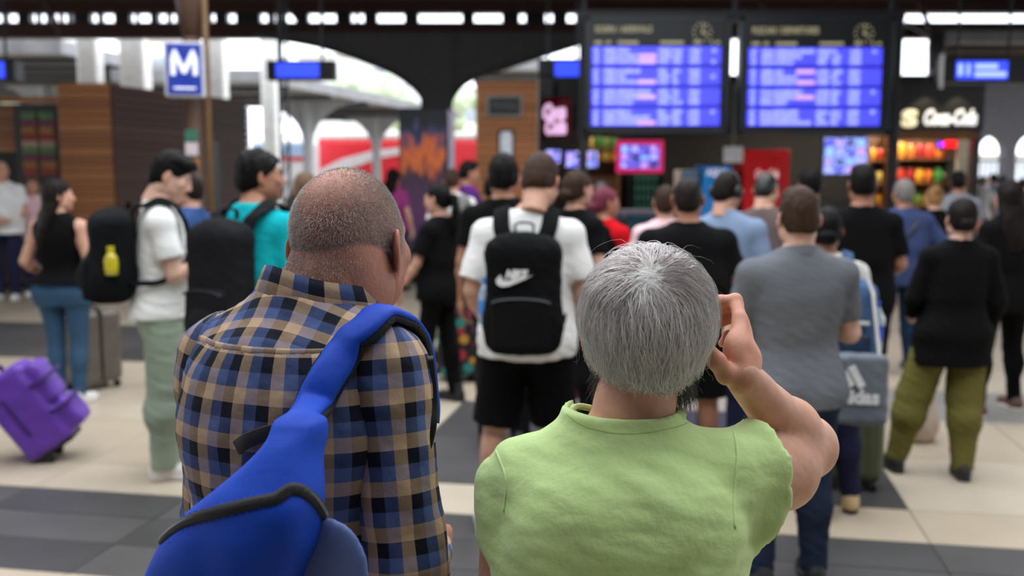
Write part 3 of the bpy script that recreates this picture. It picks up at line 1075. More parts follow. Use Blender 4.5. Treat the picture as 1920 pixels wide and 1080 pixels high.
def small_display(px0, px1, py0, py1, sx0, sx1, Y, label, side=None, txt=False):
    a, c_ = P(px0, py1, Y), P(px1, py0, Y)
    w_, h_ = c_[0] - a[0], c_[2] - a[2]
    t = thing('platform_display', label, 'display', ((a[0] + c_[0]) / 2, Y, a[2]))
    MB().box((-w_ / 2, 0, 0), (w_ / 2, .25, h_), bev=.012).build('casing', M_BLACK, t)
    u0, u1 = (sx0 - px0) / (px1 - px0) - .5, (sx1 - px0) / (px1 - px0) - .5
    sc = MB().box((u0 * w_, -.012, h_ * .14), (u1 * w_, .004, h_ * .86)).build('screen', SCRB, t)
    if txt:
        for i, (p0, p1, q0, q1) in enumerate(((.03, .12, .2, .85), (.2, .26, .2, .85), (.36, .8, .55, .85), (.36, .97, .12, .42))):
            W_ = (u1 - u0) * w_
            MB().box((u0 * w_ + p0 * W_, -.018, h_ * (.14 + q0 * .72)), (u0 * w_ + p1 * W_, -.01, h_ * (.14 + q1 * .72))).build('text_line', glow('lcd_text', (150, 170, 250), 1.2), sc)
    for s_ in (-.3, .3):
        MB().tube([(s_ * w_, .12, h_), (s_ * w_, .12, ZC - a[2])], .02, 6).build('rod', M_DARK, t)
    if side:
        MB().box((-w_ / 2 - .05, -.01, -.08), (-w_ / 2, .02, h_ + .05)).build('edge_strip', M_WHITE, t)
    return t


small_display(500, 627, 113, 150, 518, 598, 15, 'small hanging display with blank blue screen above white column')
small_display(-90, 26, 110, 152, -60, 8, 13, 'small hanging blue display cut by left frame edge above kiosk')
small_display(1010, 1100, 110, 150, 1040, 1086, 16.6, 'small hanging blue display half hidden by arrivals board')
small_display(1768, 1930, 108, 155, 1792, 1890, 14.5, 'small hanging blue display with lines of text above snack shop', side=True, txt=True)

# ------------------------------------------------------------------ arrivals and departures boards
ROWB = glow('board_blue', (66, 68, 236), 1.0)
TXT = glow('board_text', (150, 158, 245), 1.15)
TXTP = glow('board_text_pink', (196, 150, 225), 1.0)
HEAD = mat('board_lettering', (186, 178, 142), emit=.16)
YB = 14.0


def board(px0, px1, py0, py1, title, rx0, rx1, label, seed):
    a, c_ = P(px0, py1, YB), P(px1, py0, YB)
    w_, h_ = c_[0] - a[0], c_[2] - a[2]
    t = thing('timetable_board', label, 'board', ((a[0] + c_[0]) / 2, YB, a[2]))
    MB().box((-w_ / 2, 0, 0), (w_ / 2, .22, h_), bev=.015).build('casing', mat('board_casing', (20, 24, 28), rough=.4), t)
    fr = MB()
    for lo, hi in (((-w_ / 2, -.02, 0), (-w_ / 2 + .05, .0, h_)), ((w_ / 2 - .05, -.02, 0), (w_ / 2, 0, h_)), ((-w_ / 2, -.02, h_ - .04), (w_ / 2, 0, h_)), ((-w_ / 2, -.02, 0), (w_ / 2, 0, .04))):
        fr.box(lo, hi)
    fr.build('frame', mat('board_frame', (34, 42, 48), rough=.35), t)
    S = w_ / (px1 - px0)
    X = lambda px: (px - px0) * S - w_ / 2
    Z = lambda py: (py1 - py) * S
    o = obj('lettering', text_mesh(title, .125, .006, width=(len(title) * 6.35) * S, bold=.002), HEAD, t)
    o.location = ((X(rx0 + 6) + X(rx0 + 6 + len(title) * 6.35)) / 2, -.008, Z(56))
    r_ = random.Random(seed)
    W_ = rx1 - rx0
    for u0, u1 in ((.02, .08), (.11, .15), (.2, .36), (.53, .71), (.79, .84), (.92, .94), (.96, .99)):
        MB().box((X(rx0 + W_ * u0), -.012, Z(82.5)), (X(rx0 + W_ * u1), .0, Z(77.5))).build('column_heading', HEAD, t)
    ck = MB()
    cx, cz = X(rx1 - 36), Z(61)
    for i in range(12):
        an = i * math.pi / 6
        M_ = Matrix.Translation((cx, 0, cz)) @ Matrix.Rotation(an, 4, 'Y')
        ck.box((-.009, -.012, .105), (.009, 0, .135), M_)
    cko = ck.build('clock', HEAD, t)
    for an, L_, wd_ in ((.15, .11, .008), (2.0, .075, .012)):
        MB().box((-wd_, -.018, -.02), (wd_, -.01, L_), Matrix.Translation((cx, 0, cz)) @ Matrix.Rotation(an, 4, 'Y')).build('hand', HEAD, cko)
    for i in range(4):
        y0 = 88 + i * 38.2
        ro = MB().box((X(rx0), -.015, Z(y0 + 32.5)), (X(rx1), 0, Z(y0))).build('screen', ROWB, t)
        for l in range(3):
            tx, tp = MB(), MB()
            z0, z1 = Z(y0 + 3 + l * 10.3 + 7.6), Z(y0 + 3 + l * 10.3)
            segs = [(.02, .055), (.1, .19)]
            e = r_.uniform(.26, .5)
            segs += [(.2, e)]
            segs += [(.52, r_.uniform(.58, .62)), (.63, r_.uniform(.66, .71)), (.76, .84)]
            if r_.random() < .3:
                segs.append((.93, .96))
            for u0, u1 in segs:
                u = u0
                while u < u1:
                    g = r_.uniform(.008, .016)
                    tx.box((X(rx0 + W_ * u), -.019, z0), (X(rx0 + W_ * min(u + g, u1)), -.013, z1 - r_.choice((0, 0, .012))))
                    u += g + .005
            if r_.random() < .4:
                tp.box((X(rx0 + W_ * .36), -.019, z0), (X(rx0 + W_ * .5), -.013, z1)).build('text_line', TXTP, ro)
            q = tx.build('text_line', TXT, ro)
            q['kind'] = 'stuff'
    MB().box((X(rx1 - 16), -.012, Z(py1 - 6)), (X(rx1), 0, Z(py1 - 2))).build('badge', mat('badge_grey', (110, 112, 118)), t)
    return t


board(1097, 1372, 32, 248, 'SOSIRI / ARRIVALS', 1108, 1353, 'large black arrivals board with four rows of blue screens', 1)
board(1385, 1677, 32, 251, 'PLECARI / DEPARTURES', 1400, 1656, 'large black departures board with four rows of blue screens', 2)
for px, nm in ((1093, 'black steel post holding outer end of the arrivals board'), (1673, 'black steel post holding outer end of the departures board')):
    c_ = P(px, 300, YB + .3)
    t = thing('board_post', nm, 'post', (c_[0], YB + .3, 0))
    MB().box((-.06, -.06, .02), (.06, .06, float(P(1080, 40, YB + .36)[2]) - .004), bev=.008).build('shaft', M_DARK, t)
    MB().box((-.16, -.16, 0), (.16, .16, .02)).build('base_plate', M_DARK, t)
    MB().box((-.05, -.078, 2.35), (.05, -.05, 3.6)).build('bracket', M_DARK, t)
a, c_ = P(1080, 40, YB + .36), P(1690, 22, YB + .36)
t = thing('board_gantry', 'dark steel crossbar above both timetable boards', 'gantry', ((a[0] + c_[0]) / 2, YB + .36, a[2]))
hw = (c_[0] - a[0]) / 2
MB().box((-hw, -.16, 0), (hw, .1, .13)).build('crossbar', M_DARK, t)
for q in (-.95, -.02, .95):
    MB().box((hw * q - .03, 0, .13), (hw * q + .03, .06, ZC - a[2])).build('hanger', M_DARK, t)

# ------------------------------------------------------------------ poster light box and slatted pillar
c_ = P(794, 300, 15)
lb = thing('poster_box', 'tall black advertising box with dark orange and purple poster', 'poster', (c_[0], 15, 0))
lb.rotation_euler = (0, 0, math.radians(-6))
zt = P(794, 202, 15)[2]
MB().box((-.37, 0, 0), (.37, .62, zt), bev=.01).build('casing', M_BLACK, lb)
pm_ = bpy.data.materials.new('poster_print')
pm_.use_nodes = True
nt = pm_.node_tree
tc, sx = nt.nodes.new('ShaderNodeTexCoord'), nt.nodes.new('ShaderNodeSeparateXYZ')
nz = nt.nodes.new('ShaderNodeTexNoise')
nz.inputs['Scale'].default_value = 7
mpn = nt.nodes.new('ShaderNodeMapping')
mpn.inputs['Scale'].default_value = (1.6, 1, .5)
ad = nt.nodes.new('ShaderNodeMath')
ad.operation = 'MULTIPLY_ADD'
ad.inputs[1].default_value = .34
rp = nt.nodes.new('ShaderNodeValToRGB')
cr = rp.color_ramp
cols_ = ((.0, (14, 30, 34)), (.3, (22, 30, 34)), (.42, (46, 28, 56)), (.52, (60, 34, 62)), (.66, (38, 26, 40)), (.735, (150, 74, 34)), (.8, (130, 62, 36)), (.85, (36, 40, 70)), (.91, (10, 12, 16)))
while len(cr.elements) < len(cols_):
    cr.elements.new(.5)
for e, (p_, q_) in zip(cr.elements, cols_):
    e.position, e.color = p_, lin(q_)
sc_ = nt.nodes.new('ShaderNodeMath')
sc_.operation = 'MULTIPLY'
sc_.inputs[1].default_value = .8 / zt
lk = nt.links.new
lk(tc.outputs['Object'], sx.inputs[0]); lk(tc.outputs['Object'], mpn.inputs[0]); lk(mpn.outputs[0], nz.inputs['Vector'])
lk(sx.outputs['Z'], sc_.inputs[0]); lk(nz.outputs['Fac'], ad.inputs[0]); lk(sc_.outputs[0], ad.inputs[2]); lk(ad.outputs[0], rp.inputs[0])
bs = nt.nodes['Principled BSDF']
lk(rp.outputs[0], bs.inputs['Base Color']); lk(rp.outputs[0], bs.inputs['Emission Color'])
bs.inputs['Emission Strength'].default_value = .45
MB().box((-.34, -.012, .35), (.34, .004, zt - .05)).build('poster', pm_, lb)
MB().box((.366, .06, .3), (.38, .56, zt - .03)).build('side_panel', mat('lilac_print', (176, 172, 196), var=.25, scale=5, emit=.15), lb)
MB().box((-.37, -.02, .3), (.37, 0, .36)).build('sill', mat('green_trim', (20, 60, 52)), lb)

c_ = P(950, 300, 16)
pw, pz = .49, P(950, 152, 16)[2]
pl = thing('slatted_pillar', 'square pillar clad in narrow orange-brown wooden slats', 'pillar', (c_[0], 16, 0))
MB().box((-pw + .03, .03, 0), (pw - .03, .9, pz)).build('core', mat('kiosk_core', (30, 24, 22)), pl)
WOODP = [mat('lit_cladding_%d' % i, c, rough=.5, var=.3, scale=5, bump=.15, stretch=(.12, .12, 1)) for i, c in enumerate(((196, 124, 70), (182, 112, 62), (206, 134, 78)))]  # cladding copy with the light on the pillar front put into its colour
planks(26, .04, pz, pm(-pw, pw, 0, .04), WOODP, pl)
planks(26, .04, pz, pm(pw - .04, pw, .045, .9), WOOD_SHADE, pl)
sg = thing('name_sign', 'small black TIVOLI sign with pale frame on slatted pillar', 'sign', (P(946, 200, 15.97)[0], 15.97, P(946, 220, 15.97)[2]))
MB().box((-.29, -.03, 0), (.29, .02, .35), bev=.02).build('frame', mat('pale_frame', (176, 170, 162)), sg)
MB().box((-.25, -.036, .04), (.25, -.028, .31)).build('panel', M_BLACK, sg)
o = obj('lettering', text_mesh('TIVOLI', .13, .006, width=.4), mat('dim_letter', (120, 120, 124)), sg)
o.location = (0, -.04, .175)
wl = thing('wall_lamp', 'white frosted wall lamp mounted below TIVOLI sign', 'lamp', (P(949, 300, 15.95)[0], 15.95, P(949, 297, 15.95)[2]))
MB().tube([(0, -.02, 0), (0, -.02, .05), (0, -.02, .36), (0, -.02, .42)], [.09, .1, .1, .07], 14).build('shade', mat('frosted_glass', (205, 210, 220), emit=.15), wl, True)
MB().box((-.13, .0, -.03), (.13, .05, .45), bev=.02).build('back_plate', M_DARK, wl)

# ------------------------------------------------------------------ snack shop behind the boards
YS = 16.6
x0, x1 = P(1010, 300, YS)[0], P(1838, 300, YS)[0]
sh = thing('snack_shop', 'dark open-front snack shop behind the timetable boards', 'shop', ((x0 + x1) / 2, YS, 0))
hw = (x1 - x0) / 2
XS = lambda px, Y=YS: P(px, 300, Y)[0] - (x0 + x1) / 2
ZS = lambda py, Y=YS: P(1400, py, Y)[2]
MB().box((-hw, 3.0, 0), (hw, 3.1, 3.2)).build('rear_wall', mat('shop_dark', (30, 30, 34)), sh)
MB().box((-hw, 0, 3.1), (hw, 3.1, 3.25)).build('roof_slab', M_DARK, sh)
MB().box((-hw, .02, 0), (-hw + .1, 3, 3.1)).build('side_panel', M_DARK, sh)
MB().box((hw - .1, .02, 0), (hw, 3, 3.1)).build('side_panel', M_DARK, sh)
MB().box((-hw, -.05, ZS(246)), (hw, .12, 3.22)).build('fascia', mat('fascia_black', (22, 20, 18), rough=.4), sh)
MB().box((XS(1680), -.02, ZS(262)), (hw - .05, .15, ZS(247))).build('lintel', mat('warm_wood', (128, 80, 40)), sh)
SIGNW = glow('sign_cream', (226, 214, 178), .75)
o = obj('lettering', text_mesh('S', .36, .04, width=.26, bold=.02), SIGNW, sh)
o.location = (XS(1698), -.08, ZS(224))
o = obj('lettering', text_mesh('Coca-Cola', .34, .04, shear=.35, width=.86, bold=.012), glow('sign_white', (225, 225, 228), .75), sh)
o.location = (XS(1772), -.08, ZS(222))
MB().box((XS(1795), -.06, ZS(440)), (XS(1812), .06, ZS(262))).build('jamb', mat('pale_jamb', (170, 164, 150)), sh)
MB().box((XS(1160), .2, 0), (XS(1270), .8, ZS(404))).build('counter', mat('teal_counter', (30, 84, 104)), sh)
MB().box((XS(1155), .1, ZS(404)), (XS(1272), .85, ZS(396))).build('counter_top', mat('pale_top', (130, 130, 150)), sh)
for px, lx in ((1728, 0), (1788, 0)):
    MB().tube([(XS(px), -.3, 3.2), (XS(px), -.3, 3.12)], [.05, .07], 10).build('downlight', M_DARK, sh)
    l = bpy.data.lights.new('fascia_spot', 'SPOT')
    l.energy, l.spot_size, l.color, l.shadow_soft_size = 14, 1.3, (1, .86, .6), .03
    lo_ = bpy.data.objects.new('fascia_spot', l)
    COL.objects.link(lo_)
    lo_.location = ((x0 + x1) / 2 + XS(px), YS - .3, 3.1)
    lo_.rotation_euler = (math.radians(12), 0, 0)
for px, en in ((1745, 60), (1560, 20), (1150, 16)):  # unseen lamps added to brighten the inside of the shop
    l = bpy.data.lights.new('added_shop_light', 'AREA')
    l.energy, l.size, l.color = en, .5, (1, .86, .66)
    lo_ = bpy.data.objects.new('added_shop_light', l)
    COL.objects.link(lo_)
    lo_.location = (P(px, 300, YS)[0], YS + (.3 if px == 1745 else .7), 3.05)
    tl = thing('added_lamp', 'added unseen square lamp under shop ceiling above %s' % {1745: 'snack shelves', 1560: 'the dark aisle', 1150: 'the till counter'}[px], 'lamp', (P(px, 300, YS)[0], YS + (.3 if px == 1745 else .7), 3.07))
    MB().box((-.26, -.26, 0), (.26, .26, .03)).build('housing', M_WHITE, tl)
    MB().box((-.24, -.24, -.006), (.24, .24, 0)).build('diffuser', glow('lamp_warm', (255, 226, 180), 2), tl)

# snack shelves with packets
PK = [mat('packet_%d' % i, c_, rough=.35, var=.35, scale=14) for i, c_ in enumerate(((190, 60, 40), (214, 150, 50), (60, 130, 60), (200, 176, 90), (150, 36, 40), (120, 150, 70), (196, 110, 44), (170, 150, 130)))]
F = SDF((-.1, -.06, -.02), (.1, .06, .3), .012)
F.ell((0, 0, .13), (.078, .035, .125), k=.01)
F.box((0, 0, .245), (.075, .006, .02), r=.005, k=.02)
F.box((0, 0, .012), (.075, .008, .014), r=.005, k=.02)
pv, pf_ = F.surf(1)
packet = mesh('packet', pv, pf_, True)
F = SDF((-.06, -.06, -.02), (.06, .06, .3), .01)
F.cap((0, 0, .04), (0, 0, .17), .04)
F.cap((0, 0, .17), (0, 0, .25), .03, .015, k=.02)
F.box((0, 0, .02), (.04, .04, .02), r=.01)
bottle_me = mesh('drink_bottle', *F.surf(1), smooth=True)
rnd = random.Random(21)
names = ['red', 'amber', 'green', 'straw yellow', 'dark red', 'olive', 'orange', 'pale brown']
ypos = [('lower middle', 426), ('middle', 386), ('second highest', 344), ('top', 302)]


def shelf_unit(pxa, pxb, Y, label, ncol, pys, where):
    ax, bx = P(pxa, 300, Y)[0], P(pxb, 300, Y)[0]
    t = thing('snack_shelf', label, 'shelf', ((ax + bx) / 2, Y, 0))
    w2 = (bx - ax) / 2
    MB().box((-w2, .3, 0), (w2, .33, 2.3)).build('back_panel', mat('shelf_back', (86, 58, 36)), t)
    for s_ in (-1, 1):
        MB().box((s_ * w2 - .02, 0, 0), (s_ * w2 + .02, .33, 2.3)).build('upright', mat('shelf_wood', (110, 74, 44)), t)
    for r_, py in enumerate(pys):
        z = P(pxa, py, Y)[2]
        MB().box((-w2 + .02, 0, z - .02), (w2 - .02, .3, z)).build('board', mat('shelf_wood', (110, 74, 44)), t)
        for c2 in range(ncol):
            k_ = (r_ * 3 + c2 * 5 + rnd.randrange(3)) % 8
            o_ = obj('snack_packet', packet, PK[0])
            o_.material_slots[0].link = 'OBJECT'
            o_.material_slots[0].material = PK[k_]
            o_.location = (ax + .025 + (c2 + .5) * (bx - ax - .05) / ncol, Y + .12, z + .002)
            o_.rotation_euler = (0, 0, rnd.uniform(-.15, .15))
            sc_ = min(1.0, (bx - ax - .05) / ncol / .175)
            o_.scale = (sc_ * rnd.uniform(.95, 1.05), 1, rnd.uniform(.9, 1.05) * min(1, sc_ * 1.1))
            tag(o_, '%s snack packet, number %s from the left, %s row of the %s' % (names[k_], ['one', 'two', 'three', 'four', 'five', 'six', 'seven', 'eight'][c2], ['fourth', 'third', 'second', 'top', 'fifth'][r_] if len(pys) < 5 else ['fifth', 'fourth', 'third', 'second', 'top'][r_], where), 'snack packet', 'snack packets on the shop shelves')
    return t


shelf_unit(1682, 1796, YS + 1.0, 'warm lit wooden shelf of snack packets under script sign', 6, (425, 386, 343, 297), 'warm lit shelf')
shelf_unit(1630, 1664, YS + 1.0, 'narrow shelf of snack packets left of the black post', 2, (425, 386, 343, 300), 'narrow shelf')
shelf_unit(1100, 1160, YS + 1.9, 'dim shelf of packets beside the till screens', 4, (300, 278), 'dim shelf')
# red LED sign
c_ = P(1782, 271, YS + .5)
t = thing('open_sign', 'red LED sign reading OPEN with a blue spot', 'sign', c_)
MB().box((-.22, 0, -.1), (.2, .04, .1)).build('casing', M_BLACK, t)
o = obj('lettering', text_mesh('OPEN', .15, .006, width=.3, bold=.006), glow('led_red', (255, 24, 30), 2.2), t)
o.location = (.03, -.006, 0)
MB().tube([(-.165, -.01, 0), (-.165, .0, 0)], .045, 12).build('lamp_dot', glow('led_violet', (110, 40, 255), 2), t)
MB().tube([(0, .02, .1), (0, .02, 3.1 - c_[2])], .008, 6).build('cord', M_BLACK, t)

# drinks coolers, screens and signs of the shop
def cooler(px0, px1, py, label, front, trim, word=None, Y=YS + .1, round_logo=False):
    a_, b_ = P(px0, 300, Y)[0], P(px1, 300, Y)[0]
    z_ = P(px0, py, Y)[2]
    w2 = (b_ - a_) / 2
    t = thing('drinks_cooler', label, 'cooler', ((a_ + b_) / 2, Y, 0))
    MB().box((-w2, 0, 0), (w2, .65, z_), bev=.015).build('body', trim, t)
    MB().box((-w2 + .03, -.02, .1), (w2 - .03, .0, z_ - .03)).build('door', front, t)
    MB().box((w2 - .06, -.06, .7), (w2 - .04, -.02, 1.2)).build('handle', M_GREY, t)
    if round_logo:
        ring = [(math.cos(q) * .3, -.025, z_ - .42 + math.sin(q) * .3) for q in np.linspace(0, 2 * math.pi, 25)]
        MB().tube(ring, .012, 5).build('roundel', mat('pale_red', (196, 60, 66)), t)
    if word:
        o_ = obj('lettering', text_mesh(word[0], word[1], .008, shear=word[4], width=word[2], bold=.006), mat('cooler_white', (240, 232, 232), emit=.2), t)
        o_.location = (0, -.03, z_ - word[3])
    return t


cooler(1392, 1482, 279, 'bright red drinks cooler with white script logo', mat('cooler_red', (206, 22, 30), rough=.35, emit=.1), mat('cooler_red_side', (150, 14, 20)), ('Coca-Cola', .2, .38, .42, .35), round_logo=True)
cooler(1314, 1374, 310, 'blue drinks cooler with white lettering beside red cooler', mat('cooler_blue', (40, 130, 205), rough=.35, emit=.15), mat('cooler_blue_side', (24, 90, 160)), ('AQUA', .16, .36, .12, 0))
t = cooler(1276, 1311, 318, 'pale framed glass cooler left of the blue cooler', mat('cooler_glass', (92, 120, 150), rough=.1, emit=.15), mat('cooler_pale', (184, 184, 180)))
t = cooler(1178, 1246, 328, 'dark glass-door cooler glowing green behind the till', mat('cooler_dark', (14, 26, 30), rough=.1), mat('cooler_black', (18, 18, 22)), Y=YS + 2.2)
for i in range(5):
    for j in range(5):
        o = obj('drink_bottle', bottle_me, mat('bottle_green', (40, 96, 84), rough=.2, emit=.12))
        a_ = P(1192 + j * 9, 410 - i * 18, YS + 2.12)
        o.location = (a_[0], YS + 2.05, a_[2] - .02)
        o.scale = (.55, .55, .5)
        tag(o, 'small green lit bottle in rows inside the dark glass-door cooler', 'bottle', 'bottles in the dark cooler')
M_SCR = []
for i, (c1, c2) in enumerate((((70, 80, 220), (190, 190, 250)), ((120, 110, 230), (60, 56, 130)), ((150, 170, 250), (70, 80, 160)))):
    m = glow('screen_%d' % i, c1, 1.0)
    nt = m.node_tree
    rpn = [n_ for n_ in nt.nodes if n_.type == 'VALTORGB'][0]
    rpn.color_ramp.interpolation = 'CONSTANT'
    rpn.color_ramp.elements[0].color, rpn.color_ramp.elements[1].color = lin(c1), lin(c2)
    rpn.color_ramp.elements[1].position = .52
    M_SCR.append(m)


def screen(px0, px1, py0, py1, Y, label, m, frame=None, fw=.02, cells=(3, 2), up=3.1):
    a_, b_ = P(px0, py1, Y), P(px1, py0, Y)
    w2, h_ = (b_[0] - a_[0]) / 2, b_[2] - a_[2]
    t = thing('menu_screen', label, 'screen', ((a_[0] + b_[0]) / 2, Y, a_[2]))
    MB().box((-w2, 0, 0), (w2, .06, h_), bev=.012).build('casing', frame or M_BLACK, t)
    MB().box((-w2 + fw, -.008, fw), (w2 - fw, .002, h_ - fw)).build('display', m, t)
    nx, nz_ = cells
    for i_ in range(nx):
        for j_ in range(nz_):
            u0, u1 = -w2 + fw + (2 * w2 - 2 * fw) * (i_ + .12) / nx, -w2 + fw + (2 * w2 - 2 * fw) * (i_ + .12 + rnd.uniform(.45, .75)) / nx
            q0, q1 = fw + (h_ - 2 * fw) * (j_ + .15) / nz_, fw + (h_ - 2 * fw) * (j_ + .15 + rnd.uniform(.4, .7)) / nz_
            MB().box((u0, -.014, q0), (u1, -.006, q1)).build('picture_tile', glow('tile_%d' % ((i_ + j_ * 2) % 5), [(170, 170, 245), (90, 80, 200), (200, 150, 220), (40, 36, 60), (140, 190, 250)][(i_ + j_ * 2) % 5], 1.0), t)
    for s_ in (-.4, .4):
        MB().tube([(s_ * w2, .03, h_), (s_ * w2, .03, up - a_[2])], .012, 6).build('hanger', M_BLACK, t)
    return t


screen(1155, 1245, 263, 324, YS - .2, 'menu screen in a thick pink frame', M_SCR[1], mat('pink_frame', (214, 40, 100), rough=.4, emit=.3), .07, (4, 3), 3.2)
screen(1541, 1629, 256, 328, YS - .1, 'bright lilac menu screen below departures board', M_SCR[2], None, .02, (4, 4), 3.2)
screen(1060, 1090, 283, 315, YS + .8, 'small glowing till screen left of the black post', M_SCR[0], None, .012, (2, 2))
screen(1097, 1122, 283, 315, YS + .8, 'small glowing till screen right of the black post', M_SCR[2], None, .012, (2, 2))
screen(1022, 1052, 280, 306, YS + 1.2, 'dim small screen beside the slatted pillar', M_SCR[0], None, .012, (2, 2))
c_ = P(1375, 290, YS - .15)
t = thing('notice_sheet', 'white paper notice taped above blue cooler', 'notice', c_)
MB().box((-.16, 0, -.13), (.16, .012, .13)).build('sheet', mat('paper', (222, 222, 226), emit=.05), t)
MB().box((-.02, .002, .13), (.02, .01, 3.1 - c_[2])).build('tape', M_GREY, t)
c_ = P(1038, 220, YS - .35)
t = thing('drink_sign', 'red hanging drink sign with white script beside slatted pillar', 'sign', c_)
t.rotation_euler = (0, 0, math.radians(-38))
MB().box((-.3, 0, -.32), (.3, .12, .32), bev=.05).build('panel', mat('drink_red', (120, 8, 20), rough=.35), t)
o = obj('lettering', text_mesh('Coca', .32, .02, shear=.3, width=.46, bold=.022), glow('drink_script', (216, 176, 214), .8), t)
o.location = (0, -.01, .08)
o = obj('lettering', text_mesh('Cola', .32, .02, shear=.3, width=.42, bold=.022), glow('drink_script', (216, 176, 214), .8), t)
o.location = (.03, -.01, -.16)
MB().box((-.03, .04, .3), (.03, .08, 3.2 - c_[2])).build('arm', M_BLACK, t)
for i, px in enumerate((775 / 3 + 1280, 790 / 3 + 1280)):
    pass

# ------------------------------------------------------------------ outside: platform canopies, posts, train, buildings
def canopy(corners, z, thick, label, posts, ribs=6, post_m=None):
    t = thing('platform_canopy', label, 'canopy', (corners[0][0], corners[0][1], 0))
    o = np.array([corners[0][0], corners[0][1]])
    q = [np.array(c_) - o for c_ in corners]
    b_ = MB()
    b_.add([(p_[0], p_[1], z) for p_ in q] + [(p_[0], p_[1], z + thick) for p_ in q], [(3, 2, 1, 0), (4, 5, 6, 7), (0, 1, 5, 4), (1, 2, 6, 5), (2, 3, 7, 6), (3, 0, 4, 7)])
    b_.build('roof', M_CANOPY, t)
    for i in range(ribs):
        f_ = (i + .5) / ribs
        a_, c_ = q[0] + (q[3] - q[0]) * f_, q[1] + (q[2] - q[1]) * f_
        MB().tube([(a_[0], a_[1], z - .08), (c_[0], c_[1], z - .08)], .08, 4).build('rafter', M_IRON, t)
    for (px, py_) in posts:
        p_ = np.array([px, py_]) - o
        MB().tube([(p_[0], p_[1], 0), (p_[0], p_[1], z)], .16, 8).build('post', post_m or M_GREY, t)
        for s_ in (-1, 1):
            cur = [(p_[0] + s_ * (.14 + 1.6 * (1 - math.cos(a_))), p_[1], z - 1.4 + 1.35 * math.sin(a_)) for a_ in np.linspace(0, 1.5, 7)]
            poly = [(x_, z_) for x_, _y, z_ in cur] + [(cur[-1][0], z), (p_[0], z), (p_[0], cur[0][2])]
            if s_ > 0:
                poly = poly[::-1]
            MB().prism([(x_ - p_[0], z_) for x_, z_ in poly], .1, Matrix.Translation((p_[0], p_[1], 0))).build('bracket', post_m or M_GREY, t)
    return t


canopy([(-9.9, 25), (-6.2, 25), (-2.2, 42), (-7.5, 42)], 3.9, .3, 'grey platform canopy slanting away behind the iron column', [P(578, 300, 31)[:2], P(706, 300, 38)[:2]])
canopy([(-19, 23), (-10.2, 23), (-8.6, 38), (-18, 38)], 4.35, .3, 'grey sheet-metal canopy above the timber kiosk', [P(90, 300, 30)[:2]], 8)
canopy([(-1.5, 30), (3.5, 30), (4.5, 50), (0, 50)], 4.7, .3, 'far grey canopy roof seen beside slatted pillar', [(.8, 34), (1.6, 44)], 9)
M_BR = mat('brown_sheet', (96, 84, 78), rough=.6, var=.2)
t = canopy([(8.3, 19.5), (17, 19.5), (18, 30), (12.7, 30)], 4.15, .2, 'brown ribbed canopy roof right of departures board', [], 9)
t.children[0].data.materials[0] = M_BR

# right-hand arcade with arched openings
YA = 25.0
b = MB()
xa = [P(px, 300, YA)[0] for px in (1816, 1834, 1886, 1905, 1960, 1980)]
zsp, ztp = P(1860, 285, YA)[2], P(1860, 120, YA)[2]
M_ARC = mat('arcade_grey', (112, 113, 122), rough=.8)
aw = thing('arcade_wall', 'pale grey arcade wall with round-topped openings at far right', 'arcade', (xa[0], YA, 0))
for x_a, x_b in ((xa[0], xa[1]), (xa[2], xa[3]), (xa[4], xa[5])):
    MB().box((x_a - xa[0], 0, 0), (x_b - xa[0], .4, ztp)).build('pier', M_ARC, aw)
for x_a, x_b in ((xa[1], xa[2]), (xa[3], xa[4])):
    r_ = (x_b - x_a) / 2
    cx = (x_a + x_b) / 2 - xa[0]
    arc = [(cx + r_ * math.cos(q), zsp + r_ * 1.15 * math.sin(q)) for q in np.linspace(0, math.pi, 13)]
    MB().prism([(cx - r_, ztp)] + arc[::-1] + [(cx + r_, ztp)], .4).build('spandrel', M_ARC, aw)
    MB().box((cx - r_, .15, P(1860, 303, YA)[2]), (cx + r_, .2, P(1860, 298, YA)[2])).build('transom', M_GREY, aw)
    for i in range(5):
        MB().box((cx - r_ + (i + .5) * r_ * .4 - .02, .15, 0), (cx - r_ + (i + .5) * r_ * .4 + .02, .19, 1.9)).build('rail', M_GREY, aw)

# a white post, post-shaped stand-ins for bright gaps, and buildings in open daylight
for px, w_, Y, pt, nm in ((509, 26, 23.5, 60, 'tall white square post in daylight below small blue display'), (412, 34, 22.6, 40, 'white upright standing in for a bright gap right of the metro sign'), (262, 44, 22.4, 75, 'broad white upright standing in for a bright gap left of the metro sign'), (178, 36, 22.2, 75, 'white upright standing in for a bright gap behind timber kiosk corner')):
    c_ = P(px, 300, Y)
    hw_ = w_ / 2 / F_PX * Y
    t = thing('white_upright', nm, 'post', (c_[0], Y, 0))
    MB().box((-hw_, -hw_, .3), (hw_, hw_, P(px, pt, Y)[2]), bev=.03).build('shaft', M_WHITE, t)
    MB().box((-hw_ - .06, -hw_ - .06, 0), (hw_ + .06, hw_ + .06, .3)).build('plinth', M_GREY, t)
c_ = P(535, 300, 19.5)
t = thing('lattice_post', 'grey steel lattice post right of the tall white post', 'post', (c_[0], 19.5, 0))
for s_ in (-.075, .075):
    MB().box((s_ - .025, -.03, 0), (s_ + .025, .03, 5.0)).build('chord', M_IRON, t)
for i in range(14):
    MB().tube([(-.075, 0, .2 + i * .34), (.075, 0, .54 + i * .34)], .014, 5).build('lacing', M_IRON, t)

